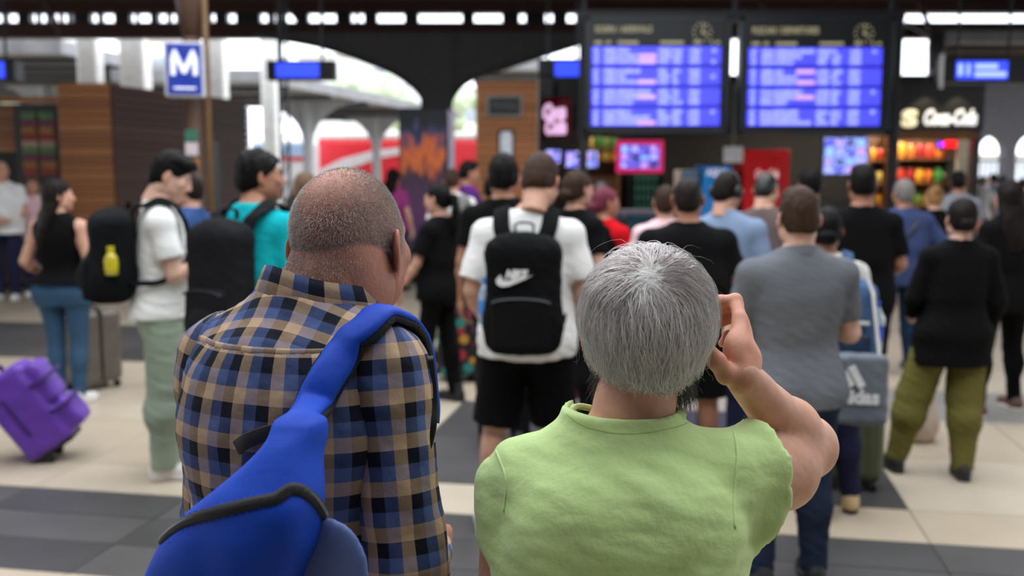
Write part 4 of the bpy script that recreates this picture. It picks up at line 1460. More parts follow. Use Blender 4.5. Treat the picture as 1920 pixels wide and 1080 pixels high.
YT = 44.0
xa_, xb_ = P(592, 300, YT)[0], P(1000, 300, YT)[0]
zt_ = P(650, 262, YT)[2]
t = thing('locomotive', 'red locomotive with pale grey swoosh beyond the platforms', 'train', ((xa_ + xb_) / 2, YT, 0))
hw = (xb_ - xa_) / 2
MB().box((-hw, 0, .9), (hw, 2.9, zt_), bev=.12).build('body', mat('train_red', (196, 34, 46), rough=.35), t)
MB().box((-hw, .05, zt_), (hw, 2.8, zt_ + .35), bev=.1).build('roof', mat('train_roof', (206, 202, 200)), t)
sw = [(-hw + (px - 592) / F_PX * YT, P(600, py, YT)[2]) for px, py in ((600, 318), (640, 298), (700, 282), (760, 275), (840, 272), (840, 282), (770, 287), (710, 296), (660, 315), (620, 338), (600, 340))]
MB().prism(sw[::-1], .05, Matrix.Translation((0, -.04, 0))).build('swoosh', mat('train_grey', (190, 184, 186)), t)
for i in range(4):
    MB().tube([(-hw * .7 + i * 1.2, -.05, .5), (-hw * .7 + i * 1.2, .1, .5)], .48, 16).build('wheel', M_BLACK, t)
MB().box((-hw, .1, .35), (hw, 2.8, .9)).build('underframe', M_BLACK, t)
xa_, xb_ = P(470, 300, 40)[0], P(574, 300, 40)[0]
t = thing('train_coach', 'white and pale blue coach with red stripe behind white post', 'train', ((xa_ + xb_) / 2, 40, 0))
hw = (xb_ - xa_) / 2
MB().box((-hw, 0, .5), (hw, 2.8, P(540, 262, 40)[2]), bev=.1).build('body', mat('coach_white', (226, 226, 232)), t)
MB().box((-hw + .1, -.03, P(540, 292, 40)[2]), (hw - .1, .02, P(540, 270, 40)[2])).build('window_band', mat('coach_blue', (160, 190, 226), rough=.2), t)
MB().box((-hw, -.04, P(540, 302, 40)[2]), (hw, .01, P(540, 294, 40)[2])).build('stripe', mat('coach_red', (205, 50, 66)), t)
for s_ in (-.6, .6):
    MB().tube([(s_ * hw, -.05, .45), (s_ * hw, .1, .45)], .45, 14).build('wheel', M_BLACK, t)
rnd = random.Random(8)
for px0, px1, py, Y, c_, nm in ((-120, 130, 70, 60, (232, 230, 228), 'pale building beyond the left canopy'), (215, 330, 72, 62, (238, 234, 230), 'white building between posts left of metro sign'), (270, 330, 78, 56, (214, 176, 186), 'narrow pink-fronted building left of metro sign'),
                                (560, 800, 108, 75, (226, 228, 226), 'long white building above the grey canopy'), (828, 900, 172, 70, (224, 230, 214), 'pale building between iron column and slatted pillar'), (1826, 2000, 300, 45, (214, 220, 230), 'low pale building beyond the arcade')):
    a_, b_ = P(px0, py, Y), P(px1, py, Y)
    w2 = (b_[0] - a_[0]) / 2
    t = thing('building', nm, 'building', ((a_[0] + b_[0]) / 2, Y, 0))
    MB().box((-w2, 0, 0), (w2, 4, a_[2])).build('wall', mat('facade_%d' % px1, c_, rough=.8, var=.06), t)
    MB().box((-w2 - .2, -.2, a_[2]), (w2 + .2, 4.2, a_[2] + .25)).build('roof', mat('roof_edge', (176, 170, 166)), t)
    n_ = max(2, int(w2 * 2 / 2.2))
    for j in range(2 if a_[2] > 5 else 1):
        for i in range(n_):
            xx = -w2 + (i + .5) * 2 * w2 / n_
            MB().box((xx - .45, -.04, a_[2] - 2.1 - j * 2.6), (xx + .45, .02, a_[2] - .8 - j * 2.6)).build('window', mat('window_dark', (150, 160, 172), rough=.15), t)
# trees far behind
LEAF = mat('leaf_daylit', (172, 188, 158), rough=.7, var=.4, scale=3)  # leaf tone paled, glare of open daylight put into the colour
for px, py, Y, r_, nm in ((690, 140, 66, 2.2, 'green tree top in front of the long white building'), (752, 182, 70, 1.5, 'small tree above the canopy left of the iron column'), (862, 190, 60, 1.6, 'pale green tree right of the iron column'), (30, 160, 50, 1.5, 'green shrubby tree above the timber kiosk')):
    c_ = P(px, py, Y)
    t = thing('tree', nm, 'tree', (c_[0], Y, 0))
    F = SDF((-r_ * 1.5,) * 3, (r_ * 1.5,) * 3, r_ / 9)
    for i in range(14):
        q = np.array([rnd.gauss(0, .45), rnd.gauss(0, .45), rnd.gauss(0, .4)]) * r_
        F.ell(q, np.full(3, r_ * rnd.uniform(.3, .5)), k=.1)
    F.warp(lambda X, Y_, Z: .12 * r_ * wob(X, Y_, Z, 5 / r_))
    v, f = F.surf(0)
    o = obj('crown', mesh('crown', v, f, True), LEAF, t)
    o.location = (0, 0, c_[2] - r_ * .6)
    MB().tube([(0, 0, 0), (0, 0, c_[2] - r_)], [.22, .14], 7).build('trunk', M_BROWN, t)

# ------------------------------------------------------------------ the crowd
def rad(py, px, Y):
    return float(P(px, py, Y)[2])


def spot(px, Y):
    return (float(P(px, 330, Y)[0]), Y, 0.0)


C = {}
for n_, c_ in dict(white=(232, 231, 229), offwhite=(214, 212, 206), black=(11, 11, 12), softblack=(18, 18, 20), teal=(16, 168, 178), navy=(38, 40, 66), jeans=(56, 84, 112), denim=(34, 54, 84), dkjeans=(36, 46, 66),
                   mint=(150, 164, 146), grey=(104, 107, 113), ltblue=(124, 142, 170), mauve=(98, 84, 84), polo=(58, 70, 108), olive=(104, 98, 50), pink=(228, 190, 196), red=(196, 18, 30), purple=(84, 40, 110), greytee=(136, 138, 146),
                   olivegrey=(92, 92, 86), charcoal=(36, 36, 40), cobalt=(52, 80, 130), khaki=(150, 140, 120), magenta=(150, 60, 120)).items():
    C[n_] = cloth(n_, c_)
SHOE = {n_: mat('shoe_' + n_, c_, rough=.5, var=.06) for n_, c_ in dict(white=(228, 226, 224), black=(26, 26, 28), beige=(204, 176, 128), brown=(92, 62, 50), grey=(90, 92, 98)).items()}
SOLE = mat('shoe_sole', (205, 200, 192), rough=.6)
SOLEB = mat('dark_sole', (30, 30, 30), rough=.6)


def sh(m, **k_):
    return dict(mat=C[m], **k_)


def pa(m, **k_):
    return dict(mat=C[m], **k_)


def so(m, sole=None, **k_):
    return dict(mat=SHOE[m], sole=sole or SOLEB, **k_)


def who(px, top, Y, turn, label, **k_):
    """Someone standing at pixel column px, ground distance Y, with the crown at pixel row top."""
    return person(label, spot(px, Y), turn, rad(top, px, Y), **k_)


def backpack(label, root, tf, k, m, z0=1.0, z1=1.46, w=.15, d=.17, y0=-.13, pocket=True, extra=None, vox=.011, strap_w=.06, mp=None, bulge=0.0, sideshift=0.0):
    t = thing('backpack', label, 'backpack', tuple(root.location), 0)
    t.rotation_euler = root.rotation_euler
    zc, h = (z0 + z1) / 2, (z1 - z0) / 2
    F = SDF((-w - .06, y0 - d - .08, z0 - .05), (w + .06, y0 + .06, z1 + .06), vox)
    F.box((0, y0 - d * .5, zc - .02), (w, d * .5, h - .02), r=.055)
    F.ell((0, y0 - d * .5, z1 - .1), (w * .93, d * .5, .1), k=.05)
    F.ell((0, y0 - d * .55, z0 + .13), (w * 1.06, d * .6 + bulge, .14), k=.05)
    F.warp(lambda X, Y, Z: .005 * wob(X, Y, Z, 24) + .004 * wob(X, Y * .5, Z, 50))
    v, f = F.surf(1)
    v[:, 0] += sideshift
    obj('bag', mesh('bag', tf(v), f, True), m, t)
    mp = mp or m
    if pocket:
        F = SDF((-w - .03, y0 - d - .1, z0 - .02), (w + .03, y0 - d * .4, zc + .08), vox)
        F.box((0, y0 - d * .98, z0 + h * .5), (w * .82, .035, h * .46), r=.03)
        F.warp(lambda X, Y, Z: .004 * wob(X, Y, Z, 30))
        v, f = F.surf(1)
        v[:, 0] += sideshift
        pk = obj('front_pocket', mesh('front_pocket', tf(v), f, True), mp, t)
        zp = [(w * .8 * math.sin(a_) + sideshift, y0 - d * .98 - .034, z0 + h * .93 - .025 * (1 - math.cos(a_))) for a_ in np.linspace(-1.3, 1.3, 9)]
        b_ = MB().tube(zp, .005, 5)
        obj('zip', mesh('zip', tf(b_.v), b_.f), M_BLACK, pk)
    ha = [(-.04 + sideshift, y0 - .03, z1 - .01), (-.035 + sideshift, y0 - .03, z1 + .03), (.035 + sideshift, y0 - .03, z1 + .03), (.04 + sideshift, y0 - .03, z1 - .01)]
    v, f = ribbon(ha, [(0, 1, 0)] * 4, .025, .008)
    obj('handle', mesh('handle', tf(v), f, True), m, t)
    for s in (-1, 1):
        path = [(s * .075 + sideshift, y0 - .015, z1 - .07), (s * .105, y0 + .005, z1 + .0), (s * .115, -.085, 1.485), (s * .118, -.02, 1.512), (s * .125, .06, 1.475), (s * .135, .125, 1.36), (s * .16, .12, 1.2), (s * .2, .0, 1.09), (s * .16 + sideshift, y0 - .03, z0 + .1)]
        side = [(s, 0, .1), (s, 0, .15), (s * 1, .0, -.3), (s, 0, -.35), (s, 0, -.3), (s, -.1, 0), (s * .6, .6, .3), (0, .4, 1), (0, 0, 1)]
        v, f = ribbon(path, side, [strap_w] * 5 + [strap_w * .9, strap_w * .55, .03, .03], .014)
        obj('strap', mesh('strap', tf(v), f, True), m, t)
    return t


def bottle(label, loc, cap_m, body_m, s=1.0, tilt=0.0, hh=.2):
    t = thing('water_bottle', label, 'bottle', loc)
    t.rotation_euler = (0, math.radians(tilt), 0)
    MB().tube([(0, 0, 0), (0, 0, .01), (0, 0, hh * .7), (0, 0, hh * .85), (0, 0, hh)], [.03 * s, .034 * s, .034 * s, .026 * s, .014 * s], 14).build('body', body_m, t, True)
    MB().tube([(0, 0, hh), (0, 0, hh + .028)], .018 * s, 12).build('cap', cap_m, t)
    MB().tube([(0, 0, hh * .25), (0, 0, hh * .6)], .0352 * s, 14, False).build('wrapper', cap_m, t, True)
    return t


def local(root, p):
    """A point of the person's own frame in the world."""
    a = root.rotation_euler.z
    return (root.location.x + p[0] * math.cos(a) - p[1] * math.sin(a), root.location.y + p[0] * math.sin(a) + p[1] * math.cos(a), root.location.z + p[2])


def phone(label, root, S, side, off=(0, .07, .06), m=None):
    k = S['k']
    W = (S['arms'][side][2] + np.array(off)) * k
    t = thing('phone', label, 'phone', local(root, W))
    t.rotation_euler = (math.radians(-50), 0, root.rotation_euler.z)
    MB().box((-.036, -.005, -.02), (.036, .004, .125), bev=.004).build('case', m or M_BLACK, t)
    MB().box((-.032, -.0065, -.015), (.032, -.0045, .12)).build('screen', glow('phone_glass', (60, 66, 80), .5), t)
    return t


# left side
who(2, 303, 13.0, 172, 'bald man in white polo shirt facing the queue with clasped hands', hair=None, shirt=sh('white', neck='polo', hem=.84, loose=.05), pants=pa('navy'), shoes=so('white', SOLE), build=1.2, belly=.08, armL='front', armR='front', skn='light')
who(60, 333, 13.45, 160, 'person in pale pink top behind the bald man', fem=True, hair=('mid', 'light'), shirt=sh('pink', hem=.84), pants=pa('navy'), shoes=so('white', SOLE), armR='front')
r, tf, S = who(107, 338, 7.0, 8, 'long-haired woman in black tank top and tight blue jeans', fem=True, hair=('long', 'dark'), look=42, shirt=sh('black', sleeve='none', hem=.97, loose=.0), pants=pa('jeans', loose=.004), shoes=so('white', SOLE),
               build=1.12, hips=1.1, armL=((.27, -.05, 1.13), (.22, .14, 1.0), (-.4, .7, -.5), (-1, 0, 0)), armR=((.25, -.03, 1.12), (.245, .1, .91), (-.3, .5, -.8), (-1, 0, 0)), feet=((-.07, 0), (.08, .02)), skn='light', vox=.01)
# boy with the phone
r, tf, S = who(292, 289, 5.35, 68, 'dark-haired young man in white tee and mint trousers looking at phone', hair=('crop', 'black'), nod=22, look=8, lean=.05, headfwd=.045, shirt=sh('white', hem=.88, loose=.035, wide=.024), pants=pa('mint', loose=.05, flare=.6),
               shoes=so('white', SOLE), armR=((.2, .05, 1.12), (.1, .33, 1.19), (-.3, .9, .25), (-.3, .3, 1)), armL=((.21, .05, 1.12), (.08, .3, 1.18), (-.6, .7, .2), (.0, -.2, 1)), hcurl=(40, 55, 35), build=.95, skn='pale', feet=((-.09, .02), (.1, -.02)), vox=.009)
phone('dark phone held by young man in white tee', r, S, 1, (-.03, .1, .05))
backpack('big black backpack on the young man in white tee', r, tf, S['k'], cloth('pack_black', (19, 20, 22)), z0=.98, z1=1.47, w=.165, d=.22, y0=-.14, bulge=.03)
c_ = local(r, ((.185) * S['k'], (-.24) * S['k'], 1.13 * S['k']))
bottle('yellow drink bottle in side pocket of the black backpack', c_, mat('yellow_cap', (206, 190, 30), rough=.3), mat('yellow_juice', (190, 176, 60), rough=.2), 1.0, 0, .12)
# teal man
r, tf, S = who(474, 284, 4.75, 26, 'stocky dark-haired man in teal tee with black backpack', hair=('full', 'black'), look=36, shirt=sh('teal', hem=.84, loose=.05, wide=.03, cut=.8), pants=pa('charcoal'), shoes=so('black'), build=1.16, belly=.03, skn='tan', headfwd=.03, lean=.03,
               armR='bent', armL='bent', vox=.009)
backpack('large charcoal travel backpack on man in teal tee', r, tf, S['k'], cloth('pack_charcoal', (27, 27, 30)), z0=.84, z1=1.45, w=.145, d=.19, y0=-.15, bulge=.03, strap_w=.075, sideshift=.0)
who(352, 330, 7.4, -75, 'person in blue shirt and dark striped vest behind the phone user', shirt=sh('cobalt', hem=.86), pants=pa('charcoal'), shoes=so('black'), armL='phone', armR='front', hair=('short', 'dark'))
who(574, 325, 6.6, 12, 'grey-haired man in olive-grey shirt between teal man and bald head', hair=('short', 'light'), shirt=sh('olivegrey', neck='polo'), pants=pa('charcoal'), shoes=so('black'))
who(738, 318, 14.0, 20, 'distant dark-haired person in lilac top beside the poster box', fem=True, hair=('mid', 'black'), shirt=sh('magenta'), pants=pa('navy'), shoes=so('black'))
r, tf, S = who(820, 346, 7.1, -62, 'woman all in black with ponytail looking left', fem=True, hair=('pony', 'black'), shirt=sh('black', hem=.84, loose=.04, wide=.03, cut=.75), pants=pa('black', loose=.012), shoes=so('black', high=True), nod=6,
               armL=((.22, .06, 1.14), (.24, .2, .93), (0, .35, -1), (-1, .1, 0)), armR='bent', feet=((-.1, .08), (.1, -.1)), skn='light', vox=.01)
W = local(r, S['arms'][-1][2] * S['k'])
t = thing('wristwatch', 'dark wristwatch on forearm of the ponytailed woman', 'watch', W)
ax = unit(S['arms'][-1][2] - S['arms'][-1][1])
a_ = r.rotation_euler.z
axw = np.array([ax[0] * math.cos(a_) - ax[1] * math.sin(a_), ax[0] * math.sin(a_) + ax[1] * math.cos(a_), ax[2]])
MB().tube([axw * -.045, axw * -.02], .033, 12).build('band', M_BLACK, t)
MB().tube([axw * -.05 + (-.02, -.02, 0), axw * -.015 + (-.02, -.02, 0)], .022, 10).build('dial', M_DARK, t)
# floral skirt
flo = bpy.data.materials.new('floral_print')
flo.use_nodes = True
nt = flo.node_tree
tc, vo, rp, mx, r2 = nt.nodes.new('ShaderNodeTexCoord'), nt.nodes.new('ShaderNodeTexVoronoi'), nt.nodes.new('ShaderNodeValToRGB'), nt.nodes.new('ShaderNodeMix'), nt.nodes.new('ShaderNodeValToRGB')
vo.inputs['Scale'].default_value = 11
mx.data_type = 'RGBA'
rp.color_ramp.elements[0].position, rp.color_ramp.elements[1].position = .42, .5
rp.color_ramp.elements[0].color, rp.color_ramp.elements[1].color = (1, 1, 1, 1), (0, 0, 0, 1)
cr = r2.color_ramp
cr.interpolation = 'CONSTANT'
while len(cr.elements) < 5:
    cr.elements.new(.5)
for e, (p_, q_) in zip(cr.elements, ((0, (150, 40, 46)), (.3, (40, 120, 110)), (.5, (180, 130, 40)), (.68, (150, 50, 90)), (.84, (70, 110, 60)))):
    e.position, e.color = p_, lin(q_)
nt.links.new(tc.outputs['Object'], vo.inputs['Vector'])
nt.links.new(vo.outputs['Distance'], rp.inputs[0])
nt.links.new(vo.outputs['Color'], r2.inputs[0])
nt.links.new(rp.outputs[0], mx.inputs[0])
mx.inputs[6].default_value = lin((18, 18, 24))
nt.links.new(r2.outputs[0], mx.inputs[7])
nt.links.new(mx.outputs[2], nt.nodes['Principled BSDF'].inputs['Base Color'])
nt.nodes['Principled BSDF'].inputs['Roughness'].default_value = .9
who(866, 368, 7.9, 5, 'white-haired woman in long dark floral skirt', fem=True, hair=('bob', 'grey'), shirt=sh('charcoal', hem=.9, sleeve='long'), pants=dict(mat=flo, kind='skirt', hem=.06), shoes=so('black'), build=1.1)
who(848, 318, 10.2, 6, 'dark-haired man with white-backed black shirt near slatted pillar', hair=('short', 'brown'), shirt=sh('white'), pants=pa('charcoal'), shoes=so('black'), skn='light')
who(880, 304, 10.8, 72, 'young man in purple tee in profile near slatted pillar', hair=('quiff', 'black'), shirt=sh('purple'), pants=pa('navy'), shoes=so('white', SOLE), skn='tan')
who(944, 292, 5.9, 4, 'black-haired man in black tee ahead of white-tee backpacker', hair=('full', 'black'), shirt=sh('black'), pants=pa('softblack'), shoes=so('black'), skn='tan', build=1.05)
who(924, 330, 8.6, 10, 'short dark-haired person half hidden left of black-haired man', hair=('short', 'black'), shirt=sh('softblack'), pants=pa('charcoal'), shoes=so('black'), skn='tan')
# white tee with the swoosh pack
r, tf, S = who(990, 293, 4.55, 6, 'tall man in white tee and black shorts wearing black swoosh backpack', hair=('quiff', 'brown'), look=14, nod=24, headfwd=.03, headx=.055, shirt=sh('white', hem=.83, loose=.045, wide=.03, cut=.8), pants=pa('black', kind='short', loose=.04, cut=1.0),
               shoes=so('white', SOLE), build=1.14, armL=((.25, -.04, 1.13), (.2, .12, .93), (-.2, .6, -.7), (-1, 0, 0)), armR=((.25, -.02, 1.13), (.19, .2, 1.02), (-.4, .9, 0), (-1, 0, .3)), feet=((-.2, -.05), (.14, .06)), skn='light', vox=.009)
PB = cloth('pack_ink', (15, 15, 17))
bp_ = backpack('black school backpack with white swoosh on man in white tee', r, tf, S['k'], PB, z0=.88, z1=1.42, w=.165, d=.16, y0=-.15, vox=.009, strap_w=.075)
k = S['k']
swp = [(-.075, .008), (-.07, -.012), (-.05, -.022), (-.02, -.018), (.03, .002), (.085, .03), (.02, .013), (-.025, .004), (-.045, .006), (-.05, .018), (-.056, .03)]
yl = -.15 - .16 - .012
b_ = MB().prism(swp[::-1] if False else swp, .006)
o = obj('swoosh', mesh('swoosh', np.array(b_.v) * k, b_.f), mat('logo_white', (226, 226, 228)), bp_)
o.location = (-.035 * k, (yl - .008) * k, 1.205 * k)
o = obj('lettering', text_mesh('NIKE', .05, .006, shear=.35, width=.1, bold=.003), mat('logo_white', (226, 226, 228)), bp_)
o.location = (-.025 * k, (yl - .006) * k, 1.235 * k)
c_ = local(r, (-.17 * k, -.2 * k, 1.0 * k))
bottle('water bottle with blue cap in pocket of swoosh backpack', c_, mat('blue_cap', (70, 140, 220), rough=.3), mat('water_plastic', (150, 170, 190), rough=.1), 1.0, 0, .18)
# beyond him, to the right
who(1084, 322, 6.3, 48, 'brown-haired person in black tee in profile right of white tee', fem=True, hair=('lowbun', 'brown'), shirt=sh('black', hem=.85), pants=pa('softblack'), shoes=so('black'), skn='light')
r, tf, S = who(1136, 352, 7.0, 40, 'wine-haired woman with earring in red top and black vest', fem=True, hair=('lowbun', 'red'), look=28, shirt=sh('red', hem=.86, sleeve='short'), pants=pa('softblack'), shoes=so('black'), skn='tan', armR='front')
F = SDF((-.26, -.22, .8), (.26, .26, 1.5), .012)
F.loft([(.84, 0, 0, .2, .16), (1.1, 0, 0, .175, .145), (1.3, 0, 0, .185, .15), (1.42, 0, -.015, .15, .12), (1.47, 0, -.02, .1, .09)])
F.clip(lambda X, Y, Z: .02 - np.abs(X) - 10 * np.minimum(Y, 0) * -1 + 0 * Z) if False else None
v, f = F.surf(1)
obj('vest', mesh('vest', tf(v), f, True), C['black'], r)
who(1128, 340, 8.2, 20, 'person in black and white cap behind the wine-haired woman', hair=('cap', 'black', M_BLACK), shirt=sh('charcoal'), pants=pa('charcoal'), shoes=so('black'), skn='tan')
who(1290, 334, 5.25, 2, 'very broad man in black tee and shorts with cropped hair', hair=('buzz', 'buzz'), shirt=sh('black', hem=.8, loose=.07, wide=.03), pants=pa('softblack', kind='short', loose=.035, cut=1.0), shoes=so('black'), build=1.32, belly=.05, skn='tan', feet=((-.16, 0), (.16, .0)), armR='bent', armL='bent', look=4, vox=.01)
who(1248, 350, 6.7, 4, 'person in pale pink tee mostly hidden behind the broad man', fem=True, hair=('short', 'brown'), shirt=sh('pink', hem=.85, loose=.03), pants=pa('jeans'), shoes=so('white', SOLE), build=1.2)
r, tf, S = who(1362, 326, 6.1, 22, 'man in light blue shirt wearing black headphones', hair=('short', 'dark'), look=24, nod=10, shirt=sh('ltblue', hem=.82, neck='polo', loose=.03, cut=.95), pants=pa('navy'), shoes=so('black'), build=1.15, skn='light', armR='bent', lean=.05)
hp = S['hc']
k = S['k']
R_ = S['Rh']
b_ = MB()
b_.tube([R_ @ np.array([.1 * math.sin(a_), -.01, .02 + .115 * math.cos(a_)]) + hp for a_ in np.linspace(-1.5, 1.5, 13)], .009, 6)
o = obj('headphones', mesh('headphones', tf(b_.v), b_.f, True), M_BLACK, r)
for s in (-1, 1):
    F = SDF((-.13, -.06, -.06), (.13, .06, .06), .007)
    F.ell((s * .098, -.01, 0), (.022, .042, .045))
    v, f = F.surf(1)
    obj('ear_cup', mesh('ear_cup', tf(v @ R_.T + hp), f, True), M_BLACK, o)
r, tf, S = who(1434, 326, 6.9, 26, 'stooping man in black cap and mauve-grey tee', hair=('cap', 'black', M_BLACK), look=14, nod=14, shirt=sh('mauve', hem=.82, loose=.04), pants=pa('charcoal'), shoes=so('black'), build=1.15, belly=.04, headfwd=.03, lean=.06)
F = SDF((-.12, .0, -.02), (.12, .22, .1), .008)
F.ell((0, .09, .045), (.075, .09, .012))
v, f = F.surf(1)
obj('cap_brim', mesh('cap_brim', tf(v @ S['Rh'].T + S['hc']), f, True), M_BLACK, r)
# grey polo
who(1499, 357, 3.85, -4, 'man in grey polo shirt with brown fade haircut and folded arms', hair=('quiff', 'brown'), shirt=sh('grey', hem=.84, neck='polo', loose=.012, wide=.008, cut=.75, fold=.0045), pants=pa('dkjeans', loose=.015), shoes=so('black'), build=1.16, armL='cross', armR='cross',
    skn='pale', feet=((-.12, 0), (.13, .02)), vox=.008, belly=.01)
who(1519, 318, 7.6, 0, 'tall dark-haired man seen just above the grey polo head', hair=('full', 'black'), shirt=sh('charcoal'), pants=pa('charcoal'), shoes=so('black'), skn='tan')
r, tf, S = who(1552, 392, 4.72, 12, 'woman in white hooded jacket, navy trousers and beige loafers', fem=True, hair=('lowbun', 'black'), shirt=sh('offwhite', hem=.86, sleeve='long', loose=.03, wide=.03), pants=pa('navy', up=.0, loose=.02), shoes=so('beige'), skn='tan', feet=((.02, -.06), (.2, .08)), armL=((.26, .05, 1.14), (.22, .26, 1.15), (-.2, 1, .2), (-1, 0, 0)), armR='bent', build=1.1)
k = S['k']
DEN = cloth('pack_denim', (70, 96, 132))
bp_ = backpack('faded blue denim backpack on woman in white jacket', r, tf, k, DEN, z0=.84, z1=1.4, w=.17, d=.2, y0=-.15, sideshift=.08, strap_w=.06, mp=cloth('pack_denim_dark', (46, 62, 88)))
MB().box((-.12 * k, -.385 * k, 1.16 * k), (.2 * k, -.365 * k, 1.175 * k)).build('trim_line', C['offwhite'], bp_)
c_ = local(r, (.25 * k, -.24 * k, 1.0 * k))
bottle('clear water bottle with bright blue cap in denim backpack pocket', c_, mat('royal_cap', (44, 84, 214), rough=.3), mat('water_plastic', (150, 170, 190), rough=.1), 1.0, 0, .2)
F = SDF((-.17, -.06, -.22), (.17, .06, .2), .01)
F.box((0, 0, 0), (.14, .035, .16), r=.03)
F.warp(lambda X, Y, Z: .006 * wob(X, Y, Z, 25))
v, f = F.surf(1)
t = thing('sports_bag', 'white and slate drawstring sports bag with three stripes below denim backpack', 'bag', local(r, (.13 * k, -.445 * k, .83 * k)), 12)
obj('sack', mesh('sack', v, f, True), mat('bag_slate', (104, 112, 122), var=.25, scale=5), t)
o = obj('lettering', text_mesh('adidas', .085, .006, width=.2, bold=.004), mat('logo_white', (226, 226, 228)), t)
o.location = (-.0, -.042, -.03)
for i in range(3):
    MB().box((-.02, -.046, 0), (.012, -.038, .04 + .03 * i), Matrix.Translation((-.06 + i * .045, 0, .02)) @ Matrix.Rotation(-.5, 4, 'Y')).build('stripe', mat('logo_white', (226, 226, 228)), t)
MB().tube([(-.1, 0, .14), (-.07, .06, .42), (.0, .1, .55)], .008, 6).build('cord', C['offwhite'], t)
MB().tube([(.1, 0, .14), (.07, .06, .42), (.02, .1, .55)], .008, 6).build('cord', C['offwhite'], t)
who(1617, 312, 6.15, 3, 'man in black tee with dark fade haircut right of grey polo', hair=('quiff', 'black'), shirt=sh('black', hem=.82, loose=.05, wide=.02, cut=.8), pants=pa('softblack', kind='short', cut=1.0, loose=.03), shoes=so('black'), build=1.1, skn='tan', armR='bent')
r, tf, S = who(1695, 338, 8.2, -6, 'broad grey-haired man in blue polo and jeans, elbow out', hair=('short', 'grey'), shirt=sh('polo', hem=.82, loose=.05, wide=.03, cut=.85), pants=pa('denim', loose=.025), shoes=so('grey'), build=1.35, belly=.04, armR='hip', armL='front', skn='tan', feet=((-.2, -.02), (.17, .05)))
t = thing('shoulder_bag', 'dark crossbody strap and pouch on man in blue polo', 'bag', tuple(r.location), 0)
t.rotation_euler = r.rotation_euler
v, f = ribbon([(.13, -.03, 1.5), (.06, -.16, 1.38), (-.06, -.19, 1.2), (-.19, -.17, 1.0)], [(1, 0, .6)] * 4, .035, .008)
obj('strap', mesh('strap', tf(v), f, True), M_BLACK, t)
F = SDF((-.37, -.26, .78), (-.1, -.05, 1.06), .012)
F.box((-.25, -.15, .92), (.085, .04, .1), r=.03)
v, f = F.surf(1)
obj('pouch', mesh('pouch', tf(v), f, True), M_BLACK, t)
who(1754, 350, 9.6, 4, 'blond woman with high bun and bare shoulders', fem=True, hair=('bun', 'blond'), shirt=sh('black', sleeve='none', hem=.9, neck='wide'), pants=pa('navy'), shoes=so('black'), skn='light')
who(1799, 322, 10.8, 30, 'dark-haired man in grey tee near the snack shelves', hair=('short', 'black'), shirt=sh('greytee'), pants=pa('jeans'), shoes=so('white', SOLE), skn='tan')
# olive trousers
who(1800, 374, 5.35, 4, 'short woman in long black top and olive trousers', fem=True, hair=('lowbun', 'dark'), shirt=sh('black', hem=.72, sleeve='long', loose=.035, wide=.016), pants=pa('olive', loose=.05, flare=.45), shoes=so('black', high=True), build=1.12, hips=1.0,
    feet=((-.3, .05), (.07, -.1)), armL=((.24, .02, 1.13), (.2, .17, 1.0), (-.2, .8, -.3), (-1, 0, 0)), armR=((.25, -.02, 1.12), (.25, .07, .92), (0, .4, -1), (-1, 0, 0)), skn='pale', vox=.01, tiltx=.03)
t = thing('tote_bag', 'beige cloth tote bag resting on floor behind olive trousers', 'bag', (float(PZ(1732, 835)[0]), float(PZ(1732, 835)[1]) + .1, 0))
F = SDF((-.17, -.12, -.02), (.17, .12, .44), .012)
F.ell((0, 0, .1), (.13, .09, .13), k=.02)
F.cap((0, 0, .12), (.05, 0, .36), .09, .04, k=.06)
F.clip(lambda X, Y, Z: -Z + .002 + 0 * X)
F.warp(lambda X, Y, Z: .008 * wob(X, Y, Z, 25))
v, f = F.surf(1)
obj('sack', mesh('sack', v, f, True), cloth('tote', (186, 170, 154)), t)
MB().tube(catmull([(.02, 0, .36), (.03, .0, .5), (.08, .0, .52), (.09, 0, .36)], 4), .01, 6).build('handle', cloth('tote', (186, 170, 154)), t)
r, tf, S = who(1893, 340, 6.7, -14, 'long-haired woman in black sweatshirt and trousers at right edge', fem=True, hair=('long', 'dark'), look=12, shirt=sh('black', sleeve='long', hem=.8, loose=.03), pants=pa('black', loose=.01), shoes=so('brown', SOLE), feet=((-.17, .0), (.26, .12)), build=1.12, skn='light')
# group in daylight beyond the arcade
for px, top, Y, tu, m1, m2, hr, fm, lb_ in ((1842, 330, 19.0, 10, 'white', 'jeans', ('short', 'grey'), False, 'man in white shirt walking out beyond the snack shop'), (1862, 326, 20.0, -20, 'ltblue', 'navy', ('short', 'black'), False, 'man in pale blue shirt beside the one in white outside'),
                                              (1880, 330, 21.0, 30, 'pink', 'denim', ('mid', 'dark'), True, 'woman in pale top outside, left of the long-haired woman'), (1917, 335, 18.0, 0, 'charcoal', 'navy', ('short', 'brown'), False, 'man in dark jacket outside at right frame edge')):
    who(px, top, Y, tu, lb_, fem=fm, hair=hr, shirt=sh(m1), pants=pa(m2), shoes=so('black'), vox=.016)

